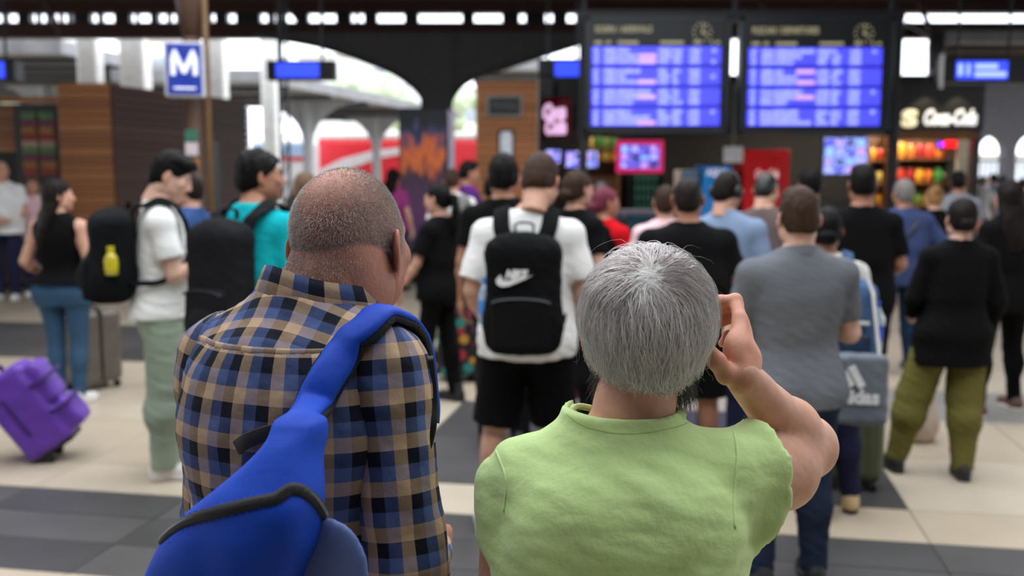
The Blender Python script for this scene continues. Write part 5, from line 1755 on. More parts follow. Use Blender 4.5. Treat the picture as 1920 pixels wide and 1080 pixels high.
# ------------------------------------------------------------------ luggage on the floor
def suitcase(label, loc, turn, w, d, h, m, handle=.35, tilt=0.0, ribs=True):
    t = thing('suitcase', label, 'suitcase', loc, turn)
    if tilt:
        t.rotation_euler = (math.radians(tilt), 0, -math.radians(turn))
    z0 = .05
    F = SDF((-w / 2 - .03, -d / 2 - .03, z0 - .03), (w / 2 + .03, d / 2 + .03, z0 + h + .03), .012)
    F.box((0, 0, z0 + h / 2), (w / 2, d / 2, h / 2), r=.05)
    if ribs:
        F.warp(lambda X, Y, Z: .004 * np.sin(X * 90) * (np.abs(X) < w / 2 - .05) + 0 * Y + 0 * Z)
    obj('shell', mesh('shell', *F.surf(1), smooth=True), m, t)
    MB().box((-w / 2 - .002, -.012, z0 + .03), (w / 2 + .002, .012, z0 + h + .002)).build('zip_band', M_BLACK, t)
    for sx_ in (-1, 1):
        for sy_ in (-1, 1):
            MB().tube([(sx_ * (w / 2 - .05) - .012, sy_ * (d / 2 - .04), .027), (sx_ * (w / 2 - .05) + .012, sy_ * (d / 2 - .04), .027)], .027, 12).build('wheel', M_BLACK, t)
    if handle:
        MB().tube([(-.08, d / 2 - .05, z0 + h), (-.08, d / 2 - .05, z0 + h + handle), (.08, d / 2 - .05, z0 + h + handle), (.08, d / 2 - .05, z0 + h)], .01, 8).build('telescopic_handle', M_GREY, t)
    MB().tube(catmull([(-.1, 0, z0 + h - .005), (-.08, 0, z0 + h + .03), (.08, 0, z0 + h + .03), (.1, 0, z0 + h - .005)], 4), .01, 6).build('carry_handle', M_BLACK, t)
    return t


c_ = PZ(176, 728)
suitcase('taupe hard-shell suitcase standing behind woman in jeans', (c_[0], c_[1], 0), 35, .26, .38, .56, mat('taupe_shell', (104, 98, 90), rough=.4), .0)
c_ = PZ(1598, 932)
suitcase('olive green suitcase behind woman in beige loafers', (c_[0], c_[1] + .2, 0), 8, .4, .26, .6, mat('olive_shell', (70, 78, 52), rough=.45), .0)
MB().box((-.12, -.14, .655), (.1, .12, .672)).build('red_tag', mat('tag_red', (196, 60, 40)), bpy.data.objects['suitcase.001'])

# purple trolley bag being pulled, tilted back on its wheels
VI = mat('violet_nylon', (98, 52, 168), rough=.55, bump=.3, bscale=30, sheen=.1)
gp = PZ(100, 862)
t = thing('trolley_bag', 'soft purple trolley bag pulled along on two wheels', 'trolley bag', (gp[0], gp[1] + .05, .06))
t.rotation_euler = (0, math.radians(-34), math.radians(12))
F = SDF((-.26, -.2, -.03), (.38, .2, .6), .011)
F.box((.02, 0, .27), (.145, .15, .26), r=.045)
F.box((.19, .0, .36), (.05, .13, .13), r=.04, k=.012)
F.box((.2, .0, .13), (.06, .13, .095), r=.04, k=.012)
F.warp(lambda X, Y, Z: .004 * wob(X, Y, Z, 14) + .002 * wob(X, Y * .4, Z, 38))
obj('bag', mesh('bag', *F.surf(1), smooth=True), VI, t)
for zz, nm in ((.38, 0), (.2, 0)):
    v, f = ribbon([(.1, -.137, zz), (.2, -.15, zz - .01), (.27, -.11, zz), (.285, 0, zz), (.27, .11, zz)], [(0, 0, 1)] * 5, .02, .006)
    obj('pocket_zip', mesh('pocket_zip', v, f, True), mat('dark_violet', (62, 30, 110)), t)
v, f = ribbon([(-.02, -.142, .1), (-.02, -.15, .28), (-.02, -.142, .46)], [(1, 0, 0)] * 3, .03, .008)
obj('side_webbing', mesh('side_webbing', v, f, True), mat('dark_violet', (62, 30, 110)), t)
MB().box((-.13, -.12, -.005), (.14, .12, .02)).build('base_plate', M_BLACK, t)
for s in (-1, 1):
    MB().tube([(-.05, s * .1 - .018, -.01), (-.05, s * .1 + .018, -.01)], .05, 14).build('wheel', M_BLACK, t)
MB().tube([(-.1, -.07, .5), (-.1, -.07, .98), (-.1, .07, .98), (-.1, .07, .5)], .011, 8).build('telescopic_handle', mat('bright_metal', (200, 204, 210), rough=.25, metal=.6), t)
MB().tube(catmull([(-.02, -.05, .53), (-.01, -.04, .565), (.03, .03, .565), (.02, .05, .53)], 4), .014, 6).build('carry_handle', mat('dark_violet', (62, 30, 110)), t)
# dark red shopping bag by the backpacker
c_ = PZ(1100, 745)
t = thing('shopping_bag', 'dark red shopping bag between backpacker and woman in green', 'bag', (c_[0], c_[1], 0))
MB().box((-.12, -.05, 0), (.12, .05, .33), bev=.015).build('sack', mat('maroon_bag', (110, 44, 56), rough=.5, bump=.2, bscale=20), t)
for s in (-.04, .04):
    MB().tube(catmull([(-.06, s, .32), (-.04, s, .47), (.04, s, .47), (.06, s, .32)], 4), .006, 6).build('handle', mat('maroon_bag', (110, 44, 56)), t)
# grey rail low across the left
a_, c_ = P(-40, 622, 8.6), P(262, 622, 8.6)

# ------------------------------------------------------------------ the two people in front
from mathutils.bvhtree import BVHTree


class Surf:
    """Lets seams, zips and straps be laid along a surface that is already built."""

    def __init__(s, v, f, root):
        s.M = Matrix.LocRotScale(root.location, root.rotation_euler, None)
        s.Mi = s.M.inverted()
        s.t = BVHTree.FromPolygons([Vector(p) for p in v], [tuple(q) for q in f.tolist()])

    def at(s, px, py, lift=0.0):
        o = s.Mi @ Vector((0, 0, CAM_Z))
        d = (s.Mi.to_3x3() @ Vector(P(px, py, 1.5) - np.array([0, 0, CAM_Z]))).normalized()
        h, n, i, dd = s.t.ray_cast(o, d)
        if h is None:
            return None
        if n.dot(d) > 0:
            n = -n
        return np.array(h + n * lift), np.array(n)

    def toward(s, p, q, lift=0.0):
        d = (Vector(q) - Vector(p)).normalized()
        h, n, i, dd = s.t.ray_cast(Vector(p), d)
        return None if h is None else np.array(h - d * lift)

    def line(s, pts, lift=0.0, n=6):
        out = [s.at(px, py, lift) for px, py in catmull([(a, b, 0) for a, b in pts], n)[:, :2]]
        out = [o for o in out if o is not None]
        return np.array([o[0] for o in out]), np.array([o[1] for o in out])


def to_local(root, p):
    M = Matrix.LocRotScale(root.location, root.rotation_euler, None).inverted()
    return np.array(M @ Vector(p))


def strip_on(pts, nrm, w, h, prof=None):
    """A band of width w and height h lying on a surface along pts with normals nrm."""
    tg = np.gradient(pts, axis=0)
    tg /= np.linalg.norm(tg, axis=1)[:, None] + 1e-9
    sd = np.cross(nrm, tg)
    prof = prof or [(-.5, -.2), (-.42, .8), (-.12, 1), (.12, 1), (.42, .8), (.5, -.2)]
    m = len(prof)
    v = np.concatenate([[pts[i] + sd[i] * a * w + nrm[i] * b * h for a, b in prof] for i in range(len(pts))])
    f = [(i * m + k, i * m + k + 1, i * m + m + k + 1, i * m + m + k) for i in range(len(pts) - 1) for k in range(m - 1)]
    f += [tuple(range(m - 1, -1, -1)), tuple((len(pts) - 1) * m + k for k in range(m))]
    return v, f


def plaid(name):
    m = bpy.data.materials.new(name)
    m.use_nodes = True
    nt = m.node_tree
    N, Lk = nt.nodes.new, nt.links.new
    at = N('ShaderNodeAttribute')
    at.attribute_name = 'ClothUV'
    sx = N('ShaderNodeSeparateXYZ')
    Lk(at.outputs['Vector'], sx.inputs[0])
    outs = []
    for ax in ('X', 'Y'):
        mm = N('ShaderNodeMath')
        mm.operation = 'MULTIPLY'
        mm.inputs[1].default_value = 1 / .066
        fr = N('ShaderNodeMath')
        fr.operation = 'FRACT'
        rp = N('ShaderNodeValToRGB')
        cr = rp.color_ramp
        cr.interpolation = 'CONSTANT'
        cr.elements.new(.5)
        for e, (p_, c_) in zip(cr.elements, ((0, (192, 162, 132)), (.333, (78, 95, 142)), (.667, (14, 18, 34)))):
            e.position, e.color = p_, lin(c_)
        Lk(sx.outputs[ax], mm.inputs[0]); Lk(mm.outputs[0], fr.inputs[0]); Lk(fr.outputs[0], rp.inputs[0])
        outs.append(rp.outputs[0])
    mx = N('ShaderNodeMix')
    mx.data_type = 'RGBA'
    mx.inputs[0].default_value = .5
    Lk(outs[0], mx.inputs[6]); Lk(outs[1], mx.inputs[7])
    hs = N('ShaderNodeHueSaturation')
    hs.inputs['Value'].default_value = .92
    Lk(mx.outputs[2], hs.inputs['Color'])
    wv = N('ShaderNodeTexNoise')
    wv.inputs['Scale'].default_value = 700
    tc = N('ShaderNodeTexCoord')
    Lk(tc.outputs['Object'], wv.inputs['Vector'])
    n2 = N('ShaderNodeTexNoise')
    n2.inputs['Scale'].default_value = 28
    n2.inputs['Detail'].default_value = 3
    Lk(tc.outputs['Object'], n2.inputs['Vector'])
    ad = N('ShaderNodeMath')
    ad.operation = 'MULTIPLY_ADD'
    ad.inputs[1].default_value = .12
    Lk(wv.outputs['Fac'], ad.inputs[0]); Lk(n2.outputs['Fac'], ad.inputs[2])
    bp = N('ShaderNodeBump')
    bp.inputs['Strength'].default_value = .35
    bp.inputs['Distance'].default_value = .012
    b = nt.nodes['Principled BSDF']
    b.inputs['Roughness'].default_value = .85
    b.inputs['Specular IOR Level'].default_value = .2
    Lk(ad.outputs[0], bp.inputs['Height']); Lk(bp.outputs[0], b.inputs['Normal']); Lk(hs.outputs[0], b.inputs['Base Color'])
    return m


def cloth_uv(me, uv):
    at = me.attributes.new('ClothUV', 'FLOAT_VECTOR', 'POINT')
    a = np.zeros((len(uv), 3), np.float32)
    a[:, :2] = uv
    at.data.foreach_set('vector', a.ravel())


def strands(root_pts, paths, rad, shade, name, mat_, parent):
    """Hair as three-sided tapering fibres. paths (n, m, 3)."""
    n, m, _ = paths.shape
    tg = np.gradient(paths, axis=1)
    tg /= np.linalg.norm(tg, axis=2)[..., None] + 1e-9
    ref = np.broadcast_to(np.array([.37, .61, .7]), tg.shape)
    a = np.cross(tg, ref)
    a /= np.linalg.norm(a, axis=2)[..., None] + 1e-9
    b = np.cross(tg, a)
    tp = rad[:, None] * np.linspace(1, .35, m)[None, :]
    v = np.stack([paths + (a * math.cos(q) + b * math.sin(q)) * tp[..., None] for q in (0, 2.094, 4.189)], 2)
    v = v.reshape(-1, 3)
    base = (np.arange(n)[:, None, None] * m + np.arange(m - 1)[None, :, None]) * 3
    k = np.arange(3)[None, None, :]
    k2 = (k + 1) % 3
    f = np.stack([base + k, base + k2, base + 3 + k2, base + 3 + k], -1).reshape(-1, 4)
    me = mesh(name, v, f, True)
    t = np.ones((len(v), 4), np.float32)
    t[:, :3] = np.repeat(shade, m * 3, axis=0)
    set_tint(me, t)
    o = obj(name, me, mat_, parent)
    o['kind'] = 'stuff'
    return o


# ---------------------------------------------------------------- man in the plaid shirt
TB = 24.0
mx_, my_ = -.333, 1.545
man = thing('person', 'balding man with grey stubble hair in blue and tan plaid shirt, seen from behind', 'person', (mx_, my_, 0), TB)
HC = np.array([.022, .112, 1.533])
HS = 1.07
HR = rotz(math.radians(TB - 19)) @ rotx(.0)
SKM = mat('skin_ruddy', (168, 114, 95), rough=.5, var=.13, scale=30, bump=.12, bscale=150, spec=.4, tint=True, sss=.06)
hv, hf, ht = head_geo(False, .0032, False, .006)
hv = hv * HS
body_f = SDF((-.36, -.26, 0), (.36, .42, 1.6), .011)
body_f.loft([(.82, 0, 0, .16, .12), (.95, 0, .01, .17, .135), (1.1, 0, .01, .165, .13), (1.28, 0, 0, .165, .115), (1.38, 0, 0, .13, .085), (1.43, 0, .02, .08, .07)])
for s in (-1, 1):
    body_f.cap((s * .1, 0, .88), (s * .11, .02, .48), .09, .06, k=.03)
    body_f.cap((s * .11, .02, .48), (s * .12, 0, .09), .058, .04, k=.02)
AR = {-1: (np.array([-.163, 0, 1.345]), np.array([-.198, .03, 1.08]), np.array([-.16, .23, 1.0])), 1: (np.array([.168, -.005, 1.345]), np.array([.205, -.03, 1.07]), np.array([.1, .2, 1.0]))}
for s, (a_, e_, w_) in AR.items():
    body_f.cap(a_, e_, .052, .045, k=.03)
    body_f.cap(e_, w_, .045, .028, k=.01)
bv, bf = body_f.surf(1)
nk = SDF((-.13, -.1, 1.34), (.13, .25, 1.58), .005)
nk.cap((.008, .03, 1.38), (.03, .068, 1.515), .08, .074)
nk.ell((.062, .1, 1.465), (.038, .05, .04), k=.06)
nk.ell((-.025, .1, 1.465), (.038, .05, .04), k=.06)
nk.cap((-.045, .012, 1.478), (.06, .012, 1.478), .012, .012, k=.02)
nk.cap((-.055, .012, 1.452), (.06, .012, 1.452), .012, .012, k=.02)
nk.ell((0, .035, 1.463), (.06, .03, .014), k=.012)
nk.ell((0, .026, 1.437), (.062, .034, .014), k=.012)
nk.ell((0, .14, 1.46), (.06, .05, .03), k=.04)
nv, nf = nk.surf(1)
parts = [(bv, bf), (nv, nf), (hv @ HR.T + HC, hf)]
for s, (a_, e_, w_) in AR.items():
    parts.append(place_hand(hand_geo((45, 55, 35), vox=.005), w_, (0, .8, -.3), (-s, 0, 0), s > 0))
v, f = join(parts)
t_ = np.ones((len(v), 4), np.float32)
i0 = len(bv) + len(nv)
t_[i0:i0 + len(ht)] = ht
L_ = hv / HS
crown = np.clip(1.4 - np.linalg.norm((L_ - np.array([-.005, -.075, .085])) / np.array([.06, .06, .05]), axis=1), 0, 1)
scalp = (L_[:, 1] < .05) & (L_[:, 2] > -.06) & (np.abs(L_[:, 0]) < .079)
tt = t_[i0:i0 + len(ht), :3]
tt[scalp] = np.array([.80, .78, .80]) * (1 - crown[scalp][:, None]) + np.array([1.0, .9, .87]) * crown[scalp][:, None]
t_[i0:i0 + len(ht), :3] = tt
me = mesh('body', v, f, True)
set_tint(me, t_)
mbody = obj('body', me, SKM, man)
for s in (-1, 1):
    e = obj('eye', eye_mesh(), M_EYE, mbody)
    e.location = (HR @ (np.array([s * .032, .0805, .002]) * HS) + HC).tolist()
# stubble
rg = np.random.default_rng(5)
q = hv[hf].mean(1)
nn = np.cross(hv[hf[:, 1]] - hv[hf[:, 0]], hv[hf[:, 3]] - hv[hf[:, 0]])
nn /= np.linalg.norm(nn, axis=1)[:, None] + 1e-9
ql = q / HS
hl = np.interp(ql[:, 2], [-.1, -.06, -.02, .03, .06, .12], [-.06, -.02, .012, .045, .05, .05])
dens = ((ql[:, 1] < hl) & (ql[:, 2] > -.075 + .02 * np.abs(ql[:, 0]) / .07) & (np.abs(ql[:, 0]) < .0785)).astype(float)
cr_ = np.clip(1.25 - np.linalg.norm((ql - np.array([-.005, -.06, .09])) / np.array([.055, .065, .05]), axis=1), 0, 1)
dens *= ~((np.abs(ql[:, 0]) > .04) & (ql[:, 1] > -.05) & (ql[:, 2] < -.03))
dens *= ~((np.abs(ql[:, 0]) > .03) & (ql[:, 2] < -.058))
dens *= 1 - .72 * cr_
dens *= np.clip((ql[:, 2] + .085) / .03, .15, 1)
pick = rg.choice(len(q), 26000, p=dens / dens.sum())
jit = rg.normal(size=(26000, 3)) * .0016
base = q[pick] + jit - nn[pick] * (jit * nn[pick]).sum(1)[:, None]
flow = np.stack([ql[pick][:, 0] * 2, -.3 + 0 * pick, -.9 + 0 * pick], 1)
dn = nn[pick] + .75 * flow + rg.normal(size=(26000, 3)) * .22
dn /= np.linalg.norm(dn, axis=1)[:, None]
ln = rg.uniform(.003, .0058, 26000) * (1 - .4 * cr_[pick])
pth = np.stack([base - nn[pick] * .0006, base + dn * ln[:, None] * .5, base + dn * ln[:, None] + np.array([0, 0, -.0006])], 1) @ HR.T + HC
dark_ = rg.random(26000) < np.clip(.26 - .9 * np.abs(ql[pick][:, 0]) / .08 * .4, .05, 1)
shd = np.where(dark_[:, None], np.array([[.18, .17, .17]]), rg.uniform(.55, 1.0, (26000, 1)) * np.array([[1, .985, .96]]))
qn = nv[nf].mean(1)
nnk = np.cross(nv[nf[:, 1]] - nv[nf[:, 0]], nv[nf[:, 3]] - nv[nf[:, 0]])
nnk /= np.linalg.norm(nnk, axis=1)[:, None] + 1e-9
dk = np.clip((qn[:, 2] - 1.452) / .05, 0, 1) ** 1.3 * np.clip((.085 - .3 * np.abs(qn[:, 0] - .02) - qn[:, 1]) / .075, 0, 1) ** 1.5
pk = rg.choice(len(qn), 5000, p=dk / dk.sum())
bk = qn[pk] + rg.normal(size=(5000, 3)) * .0018
bk = bk - nnk[pk] * ((bk - qn[pk]) * nnk[pk]).sum(1)[:, None]
dk2 = nnk[pk] * .7 + np.array([0, 0, -.8]) + rg.normal(size=(5000, 3)) * .2
dk2 /= np.linalg.norm(dk2, axis=1)[:, None]
lk2 = rg.uniform(.002, .0042, 5000)[:, None]
pth = np.concatenate([pth, np.stack([bk - nnk[pk] * .0005, bk + dk2 * lk2 * .5, bk + dk2 * lk2], 1)])
shd = np.concatenate([shd, np.where(rg.random((5000, 1)) < .35, .2, rg.uniform(.5, .95, (5000, 1))) * np.ones((1, 3))])
HM = mat('hair_silver', (222, 220, 216), rough=.45, var=.05, scale=40, spec=.4, tint=True)
strands(None, pth, np.full(len(pth), .00026), shd, 'hair', HM, man)

# shirt
PLD = plaid('plaid_cotton')
F = SDF((-.3, -.27, .86), (.3, .27, 1.5), .0065)
F.loft([(.88, 0, .0, .178, .15), (1.0, 0, .005, .178, .155), (1.15, 0, .0, .176, .148), (1.27, 0, -.005, .178, .136), (1.345, 0, -.004, .17, .112), (1.40, 0, .008, .14, .088), (1.45, 0, .03, .092, .085), (1.475, 0, .04, .08, .082)], p=2.3)
F.ell((0, -.075, 1.27), (.165, .075, .15), k=.05)
for s in (-1, 1):
    F.cap((0, .012, 1.41), (s * .15, .0, 1.352), .064, .066, k=.04)


def shirt_folds(X, Y, Z):
    d1 = .0045 * wob(X, Y, Z * .5, 26) * np.clip((1.40 - Z) * 6, .25, 1)
    d2 = .004 * np.sin((X * 1.2 - (Z - 1.3) * .55) * 75 + 2 * wob(X, Y, Z, 9)) * np.clip((1.36 - Z) * 8, 0, 1) * np.clip(.25 - np.abs(X - .06) * 2, 0, .25) * 4
    d3 = .0025 * wob(X * .6, Y * .6, Z * 1.6, 62)
    return d1 + d2 + d3


F.warp(shirt_folds)
F.cap((.008, .03, 1.455), (.012, .06, 1.56), .07, .082, k=.008, op='-')
sv, sf = F.surf(1)
me = mesh('shirt', sv, sf, True)
x, y, z = sv.T
YK = 1.392
uv = np.stack([.172 * np.arctan2(x, -(y - .01)) + .012, z], 1)
yk = (z > YK) | ((y > -.06) & (z > YK - .02))
uv[yk] = np.stack([x[yk] * 1.0 + .03, y[yk] * 1.0 + z[yk] * .7 + .02], 1)
cloth_uv(me, uv)
shirt = obj('shirt', me, PLD, man)
ss = Surf(sv, sf, man)
# yoke seam: a raised double fold across the back
pts, nrm = [], []
for xx in np.linspace(-.165, .17, 40):
    h = ss.toward((xx, -.5, YK + .001), (xx, 0, YK + .001), -.001)
    if h is not None:
        pts.append(h)
        nrm.append(unit((xx * .8, -1, .35)))
v, f = strip_on(np.array(pts), np.array(nrm), .011, .0022)
me = mesh('yoke_seam', v, f, True)
vv = np.array(v)
cloth_uv(me, np.stack([vv[:, 0] * 1.1 + .02, vv[:, 2] * 0 + .005], 1))
obj('yoke_seam', me, PLD, shirt)
for s, (a_, e_, w_) in AR.items():
    F = SDF((min(0, s * .37), -.16, .9), (max(0, s * .37), .27, 1.47), .0065)
    a0 = a_ + np.array([-s * .02, 0, .012])
    F.cap(a0, e_, .0735, .064, k=.02)
    F.cap(e_, e_ + (w_ - e_) * .95, .064, .044, k=.015, flat=True)
    F.ell(a_ + np.array([s * -.012, 0, -.03]), (.068, .078, .09), k=.03)
    ax = unit(e_ - a_)

    def fold(X, Y, Z):
        tt_ = (X - a_[0]) * ax[0] + (Y - a_[1]) * ax[1] + (Z - a_[2]) * ax[2]
        return .0045 * wob(X, Y, Z * .6, 28) + .006 * np.sin((tt_ + .35 * (Y)) * 78 + 1.6 * wob(X, Y, Z, 12)) * np.clip((tt_ - .14) * 8, .06, 1) * np.clip(.5 + Y * 7, .12, 1) + .002 * wob(X, Y, Z * 1.5, 66)
    F.warp(fold)
    v, f = F.surf(1)
    me = mesh('sleeve', v, f, True)
    u1 = unit(np.cross(ax, (0, 1, 0)))
    u2 = np.cross(ax, u1)
    ax2 = unit(w_ - e_)
    rel = v - a_
    tl = rel @ ax
    th = np.arctan2(rel @ u2, rel @ u1)
    Lr_ = np.linalg.norm(e_ - a_)
    rel2 = v - e_
    t2 = rel2 @ ax2
    b1 = unit(np.cross(ax2, (1, 0, 0)))
    b2 = np.cross(ax2, b1)
    fore = (t2 > .01) & (tl > Lr_ - .1 + .5 * 0) & (v[:, 1] > .06)
    uv = np.stack([.072 * th + .01, -tl + .035], 1)
    uv[fore] = np.stack([.055 * np.arctan2(rel2[fore] @ b2, rel2[fore] @ b1), -Lr_ - t2[fore]], 1)
    cloth_uv(me, uv)
    so_ = obj('sleeve', me, PLD, shirt)
    if s > 0:
        sl_s = Surf(v, f, man)
# collar: fold-over band round the neck
a = np.linspace(-2.5, 2.5, 41)
rowsC = []
for rr, zz in ((.0795, 1.452), (.083, 1.48), (.084, 1.499), (.088, 1.503), (.0935, 1.49), (.116, 1.432), (.112, 1.43), (.092, 1.46)):
    rowsC.append([(.01 + rr * math.sin(t) * 1.02, .046 - rr * math.cos(t) * .98, zz - .13 * rr * math.sin(t) - .024 * (1 - math.cos(t)) - .004 * math.sin(3 * t)) for t in a])
R_ = np.array(rowsC)
nr, nc = R_.shape[:2]
f = [(i * nc + j, i * nc + j + 1, ((i + 1) % nr) * nc + j + 1, ((i + 1) % nr) * nc + j) for i in range(nr) for j in range(nc - 1)]
f += [tuple(i * nc for i in range(nr)), tuple((nr - 1 - i) * nc + nc - 1 for i in range(nr))]
me = mesh('collar', R_.reshape(-1, 3), f, True)
uvc = np.stack([np.tile(a * .088 + .01, nr), np.repeat(np.array([0, .026, .042, .046, .055, .094, .094, .08]) * .55 + .032, nc)], 1)
cloth_uv(me, uvc)
obj('collar', me, PLD, shirt)
# trousers and shoes below the picture's edge
F = SDF((-.28, -.22, .05), (.28, .24, 1.02), .014)
F.loft([(.82, 0, 0, .185, .14), (.95, 0, .01, .19, .15), (1.0, 0, .01, .185, .148)])
for s in (-1, 1):
    F.cap((s * .1, 0, .88), (s * .11, .02, .48), .1, .08, k=.03)
    F.cap((s * .11, .02, .48), (s * .12, 0, .07), .08, .07, k=.02, flat=True)
obj('trousers', mesh('trousers', *F.surf(1), smooth=True), cloth('pale_denim', (120, 140, 180)), man)
for s in (-1, 1):
    o = obj('shoe', _cache[('shoemesh', False)][0], SHOE['grey'], man)
    o.location = (s * .12, 0, 0)
    obj('sole', _cache[('shoemesh', False)][1], SOLE, o)

# ---------------------------------------------------------------- blue bag slung from his right shoulder
BLU = mat('bag_blue', (14, 64, 176), rough=.65, var=.1, scale=5, bump=.35, bscale=16, spec=.25)
FLAPM = mat('bag_pale_blue', (92, 112, 168), rough=.7, bump=.15, bscale=30)
ZIPM = mat('zip_tape', (20, 20, 22), rough=.7, bump=.1)
bag = thing('sling_backpack', 'royal blue backpack with curved black zip slung on the plaid-shirted man', 'backpack', (mx_, my_, 0), TB)
YP = -.262


def on_plane(px, py, yl):
    o = to_local(man, (0, 0, CAM_Z))
    d = to_local(man, P(px, py, 1.5)) - o
    return o + d * ((yl - o[1]) / d[1])


outline = [(792, 538, 588), (815, 512, 600), (850, 474, 609), (890, 432, 615), (930, 386, 619), (970, 340, 619), (1010, 305, 613), (1045, 284, 604), (1080, 266, 592), (1120, 250, 575), (1180, 236, 552), (1250, 240, 530), (1290, 262, 505)]
rings = []
for i, (py, xl, xr) in enumerate(outline):
    yl = YP - min(.055, .013 * i)
    ry_ = .032 + min(.04, .006 * i)
    A_, B_ = on_plane(xl, py, yl + .035 - ry_ * .5), on_plane(xr, py, yl + .035 + ry_ * .5)
    rings.append(((A_[2] + B_[2]) / 2, (A_[0] + B_[0]) / 2, yl + .035 + .0 * i, max((B_[0] - A_[0]) / 2, .03), ry_))
zmin, zmax = min(r_[0] for r_ in rings), max(r_[0] for r_ in rings)
F = SDF((min(r_[1] - r_[3] for r_ in rings) - .05, YP - .2, zmin - .05), (max(r_[1] + r_[3] for r_ in rings) + .05, -.1, zmax + .06), .006)
F.loft(rings, k=.0, p=2.6)
tz, tx_ = rings[0][0], rings[0][1]
F.ell((tx_, rings[0][2], tz - .012), (rings[0][3] * .98, .033, .03), k=.02)
F.warp(lambda X, Y, Z: .005 * wob(X, Y, Z * .4, 20) * np.clip((tz - Z) * 8, 0, 1) + .0045 * np.sin((X + .25 * Z) * 46 + 2 * wob(X, Y, Z, 8)) * np.clip((tz - .22 - Z) * 8, 0, 1))
v, f = F.surf(1)
gv, gf = v, f
obj('bag', mesh('bag', v, f, True), BLU, bag)
gs = Surf(v, f, man)
zl = [(267, 1076), (282, 1045), (305, 1012), (345, 980), (400, 962), (470, 944), (515, 935), (530, 926), (546, 917), (566, 920), (588, 936), (604, 958), (612, 982), (611, 1004)]
p_, n_ = gs.line(zl, .001, 5)
v, f = strip_on(p_, n_, .0165, .0028)
zp = obj('zip', mesh('zip', v, f, True), ZIPM, bag)
b_ = MB()
acc = 0.0
for i in range(len(p_) - 1):
    L_ = np.linalg.norm(p_[i + 1] - p_[i])
    d = (p_[i + 1] - p_[i]) / max(L_, 1e-6)
    sdv = np.cross(n_[i], d)
    s_ = -acc
    while s_ < L_:
        if s_ >= 0:
            c = p_[i] + d * s_ + n_[i] * .0036
            b_.add([c - sdv * .0028 - d * .0006, c + sdv * .0028 - d * .0006, c + sdv * .0028 + d * .0006, c - sdv * .0028 + d * .0006, c + n_[i] * .0012 - sdv * .002, c + n_[i] * .0012 + sdv * .002],
                   [(0, 1, 5, 4), (2, 3, 4, 5), (1, 2, 5), (3, 0, 4)])
        s_ += .0026
    acc = L_ - s_ + .0026 if s_ > L_ else 0
    acc = (acc % .0026)
q = b_.build('zip_teeth', mat('zip_teeth', (58, 58, 60), rough=.35), zp)
q['kind'] = 'stuff'
for dy in (-13, 13):
    zl2 = [(a_, b2 + dy) for a_, b2 in zl[2:8]] if dy < 0 else [(a_ + 4, b2 + dy) for a_, b2 in zl[2:7]]
    p2, n2 = gs.line(zl2, .0006, 10)
    bt = MB()
    for i in range(0, len(p2) - 1, 2):
        bt.tube([p2[i], p2[i] * .35 + p2[i + 1] * .65], .0007, 4)
    q = bt.build('stitching', mat('blue_thread', (30, 92, 225), rough=.6), bag)
    q['kind'] = 'stuff'
# side flaps
for px, py, rx, rz, yl in ((622, 1066, .055, .066, -.262),):
    c = on_plane(px, py, yl)
    F = SDF(c - .11, c + .11, .005)
    F.ell(c, (rx, .012, rz))
    obj('side_flap', mesh('side_flap', *F.surf(1), smooth=True), FLAPM, bag)
# strap over the shoulder
cl = [(572, 800), (594, 752), (622, 700), (652, 655), (690, 624)]
P3 = []
ov = to_local(man, (0, 0, CAM_Z))
for px, py in cl:
    h = [q for q in (ss.at(px, py), sl_s.at(px, py)) if q is not None]
    P3.append(min(h, key=lambda q: np.linalg.norm(q[0] - ov))[0])
P3[0] = np.array([rings[0][1], rings[0][2] - .0, rings[0][0] + .002])
E_ = P3[-1]


def drop(p, q):
    h = [w for w in (ss.toward(p, q), sl_s.toward(p, q)) if w is not None]
    return min(h, key=lambda w: np.linalg.norm(w - np.array(p))) if h else None


for f_, (xx, yy) in enumerate(((.157, -.012), (.161, .025), (.166, .06))):
    w = drop((xx, yy, 1.8), (xx, yy, 0))
    if w is not None and yy > E_[1] + .012:
        P3.append(w)
for xx, zz in ((.172, 1.37), (.178, 1.32), (.182, 1.26)):
    w = drop((xx, .6, zz), (xx, 0, zz))
    if w is not None:
        P3.append(w + np.array([0, .012, 0]))
print('strap', np.round(np.array(P3), 3).tolist())
cp3 = catmull(np.array(P3), 8)
near = lambda p: min(((np.array(a_[0]), np.array(a_[1])) for a_ in (S_.t.find_nearest(Vector(p)) for S_ in (ss, sl_s))), key=lambda q: np.linalg.norm(q[0] - p))
cn3 = np.zeros_like(cp3)
for it in range(6):
    for i in range(3, len(cp3)):
        c0, n0 = near(cp3[i])
        cn3[i] = n0
        if (cp3[i] - c0) @ n0 < .011:
            cp3[i] = c0 + n0 * .011
    cp3[1:-1] = cp3[1:-1] * .4 + .3 * (cp3[2:] + cp3[:-2])
cn3[:3] = cn3[3]
for it in range(8):
    cn3[1:-1] = cn3[1:-1] * .4 + .3 * (cn3[2:] + cn3[:-2])
cn3 /= np.linalg.norm(cn3, axis=1)[:, None]
tg3 = np.gradient(cp3, axis=0)
tg3 /= np.linalg.norm(tg3, axis=1)[:, None]
cn3 = cn3 - tg3 * (cn3 * tg3).sum(1)[:, None]
cn3 /= np.linalg.norm(cn3, axis=1)[:, None]
sd3 = np.cross(tg3, cn3)
wd = np.interp(np.arange(len(cp3)), [0, 8, len(cp3) - 1], [.044, .05, .05])


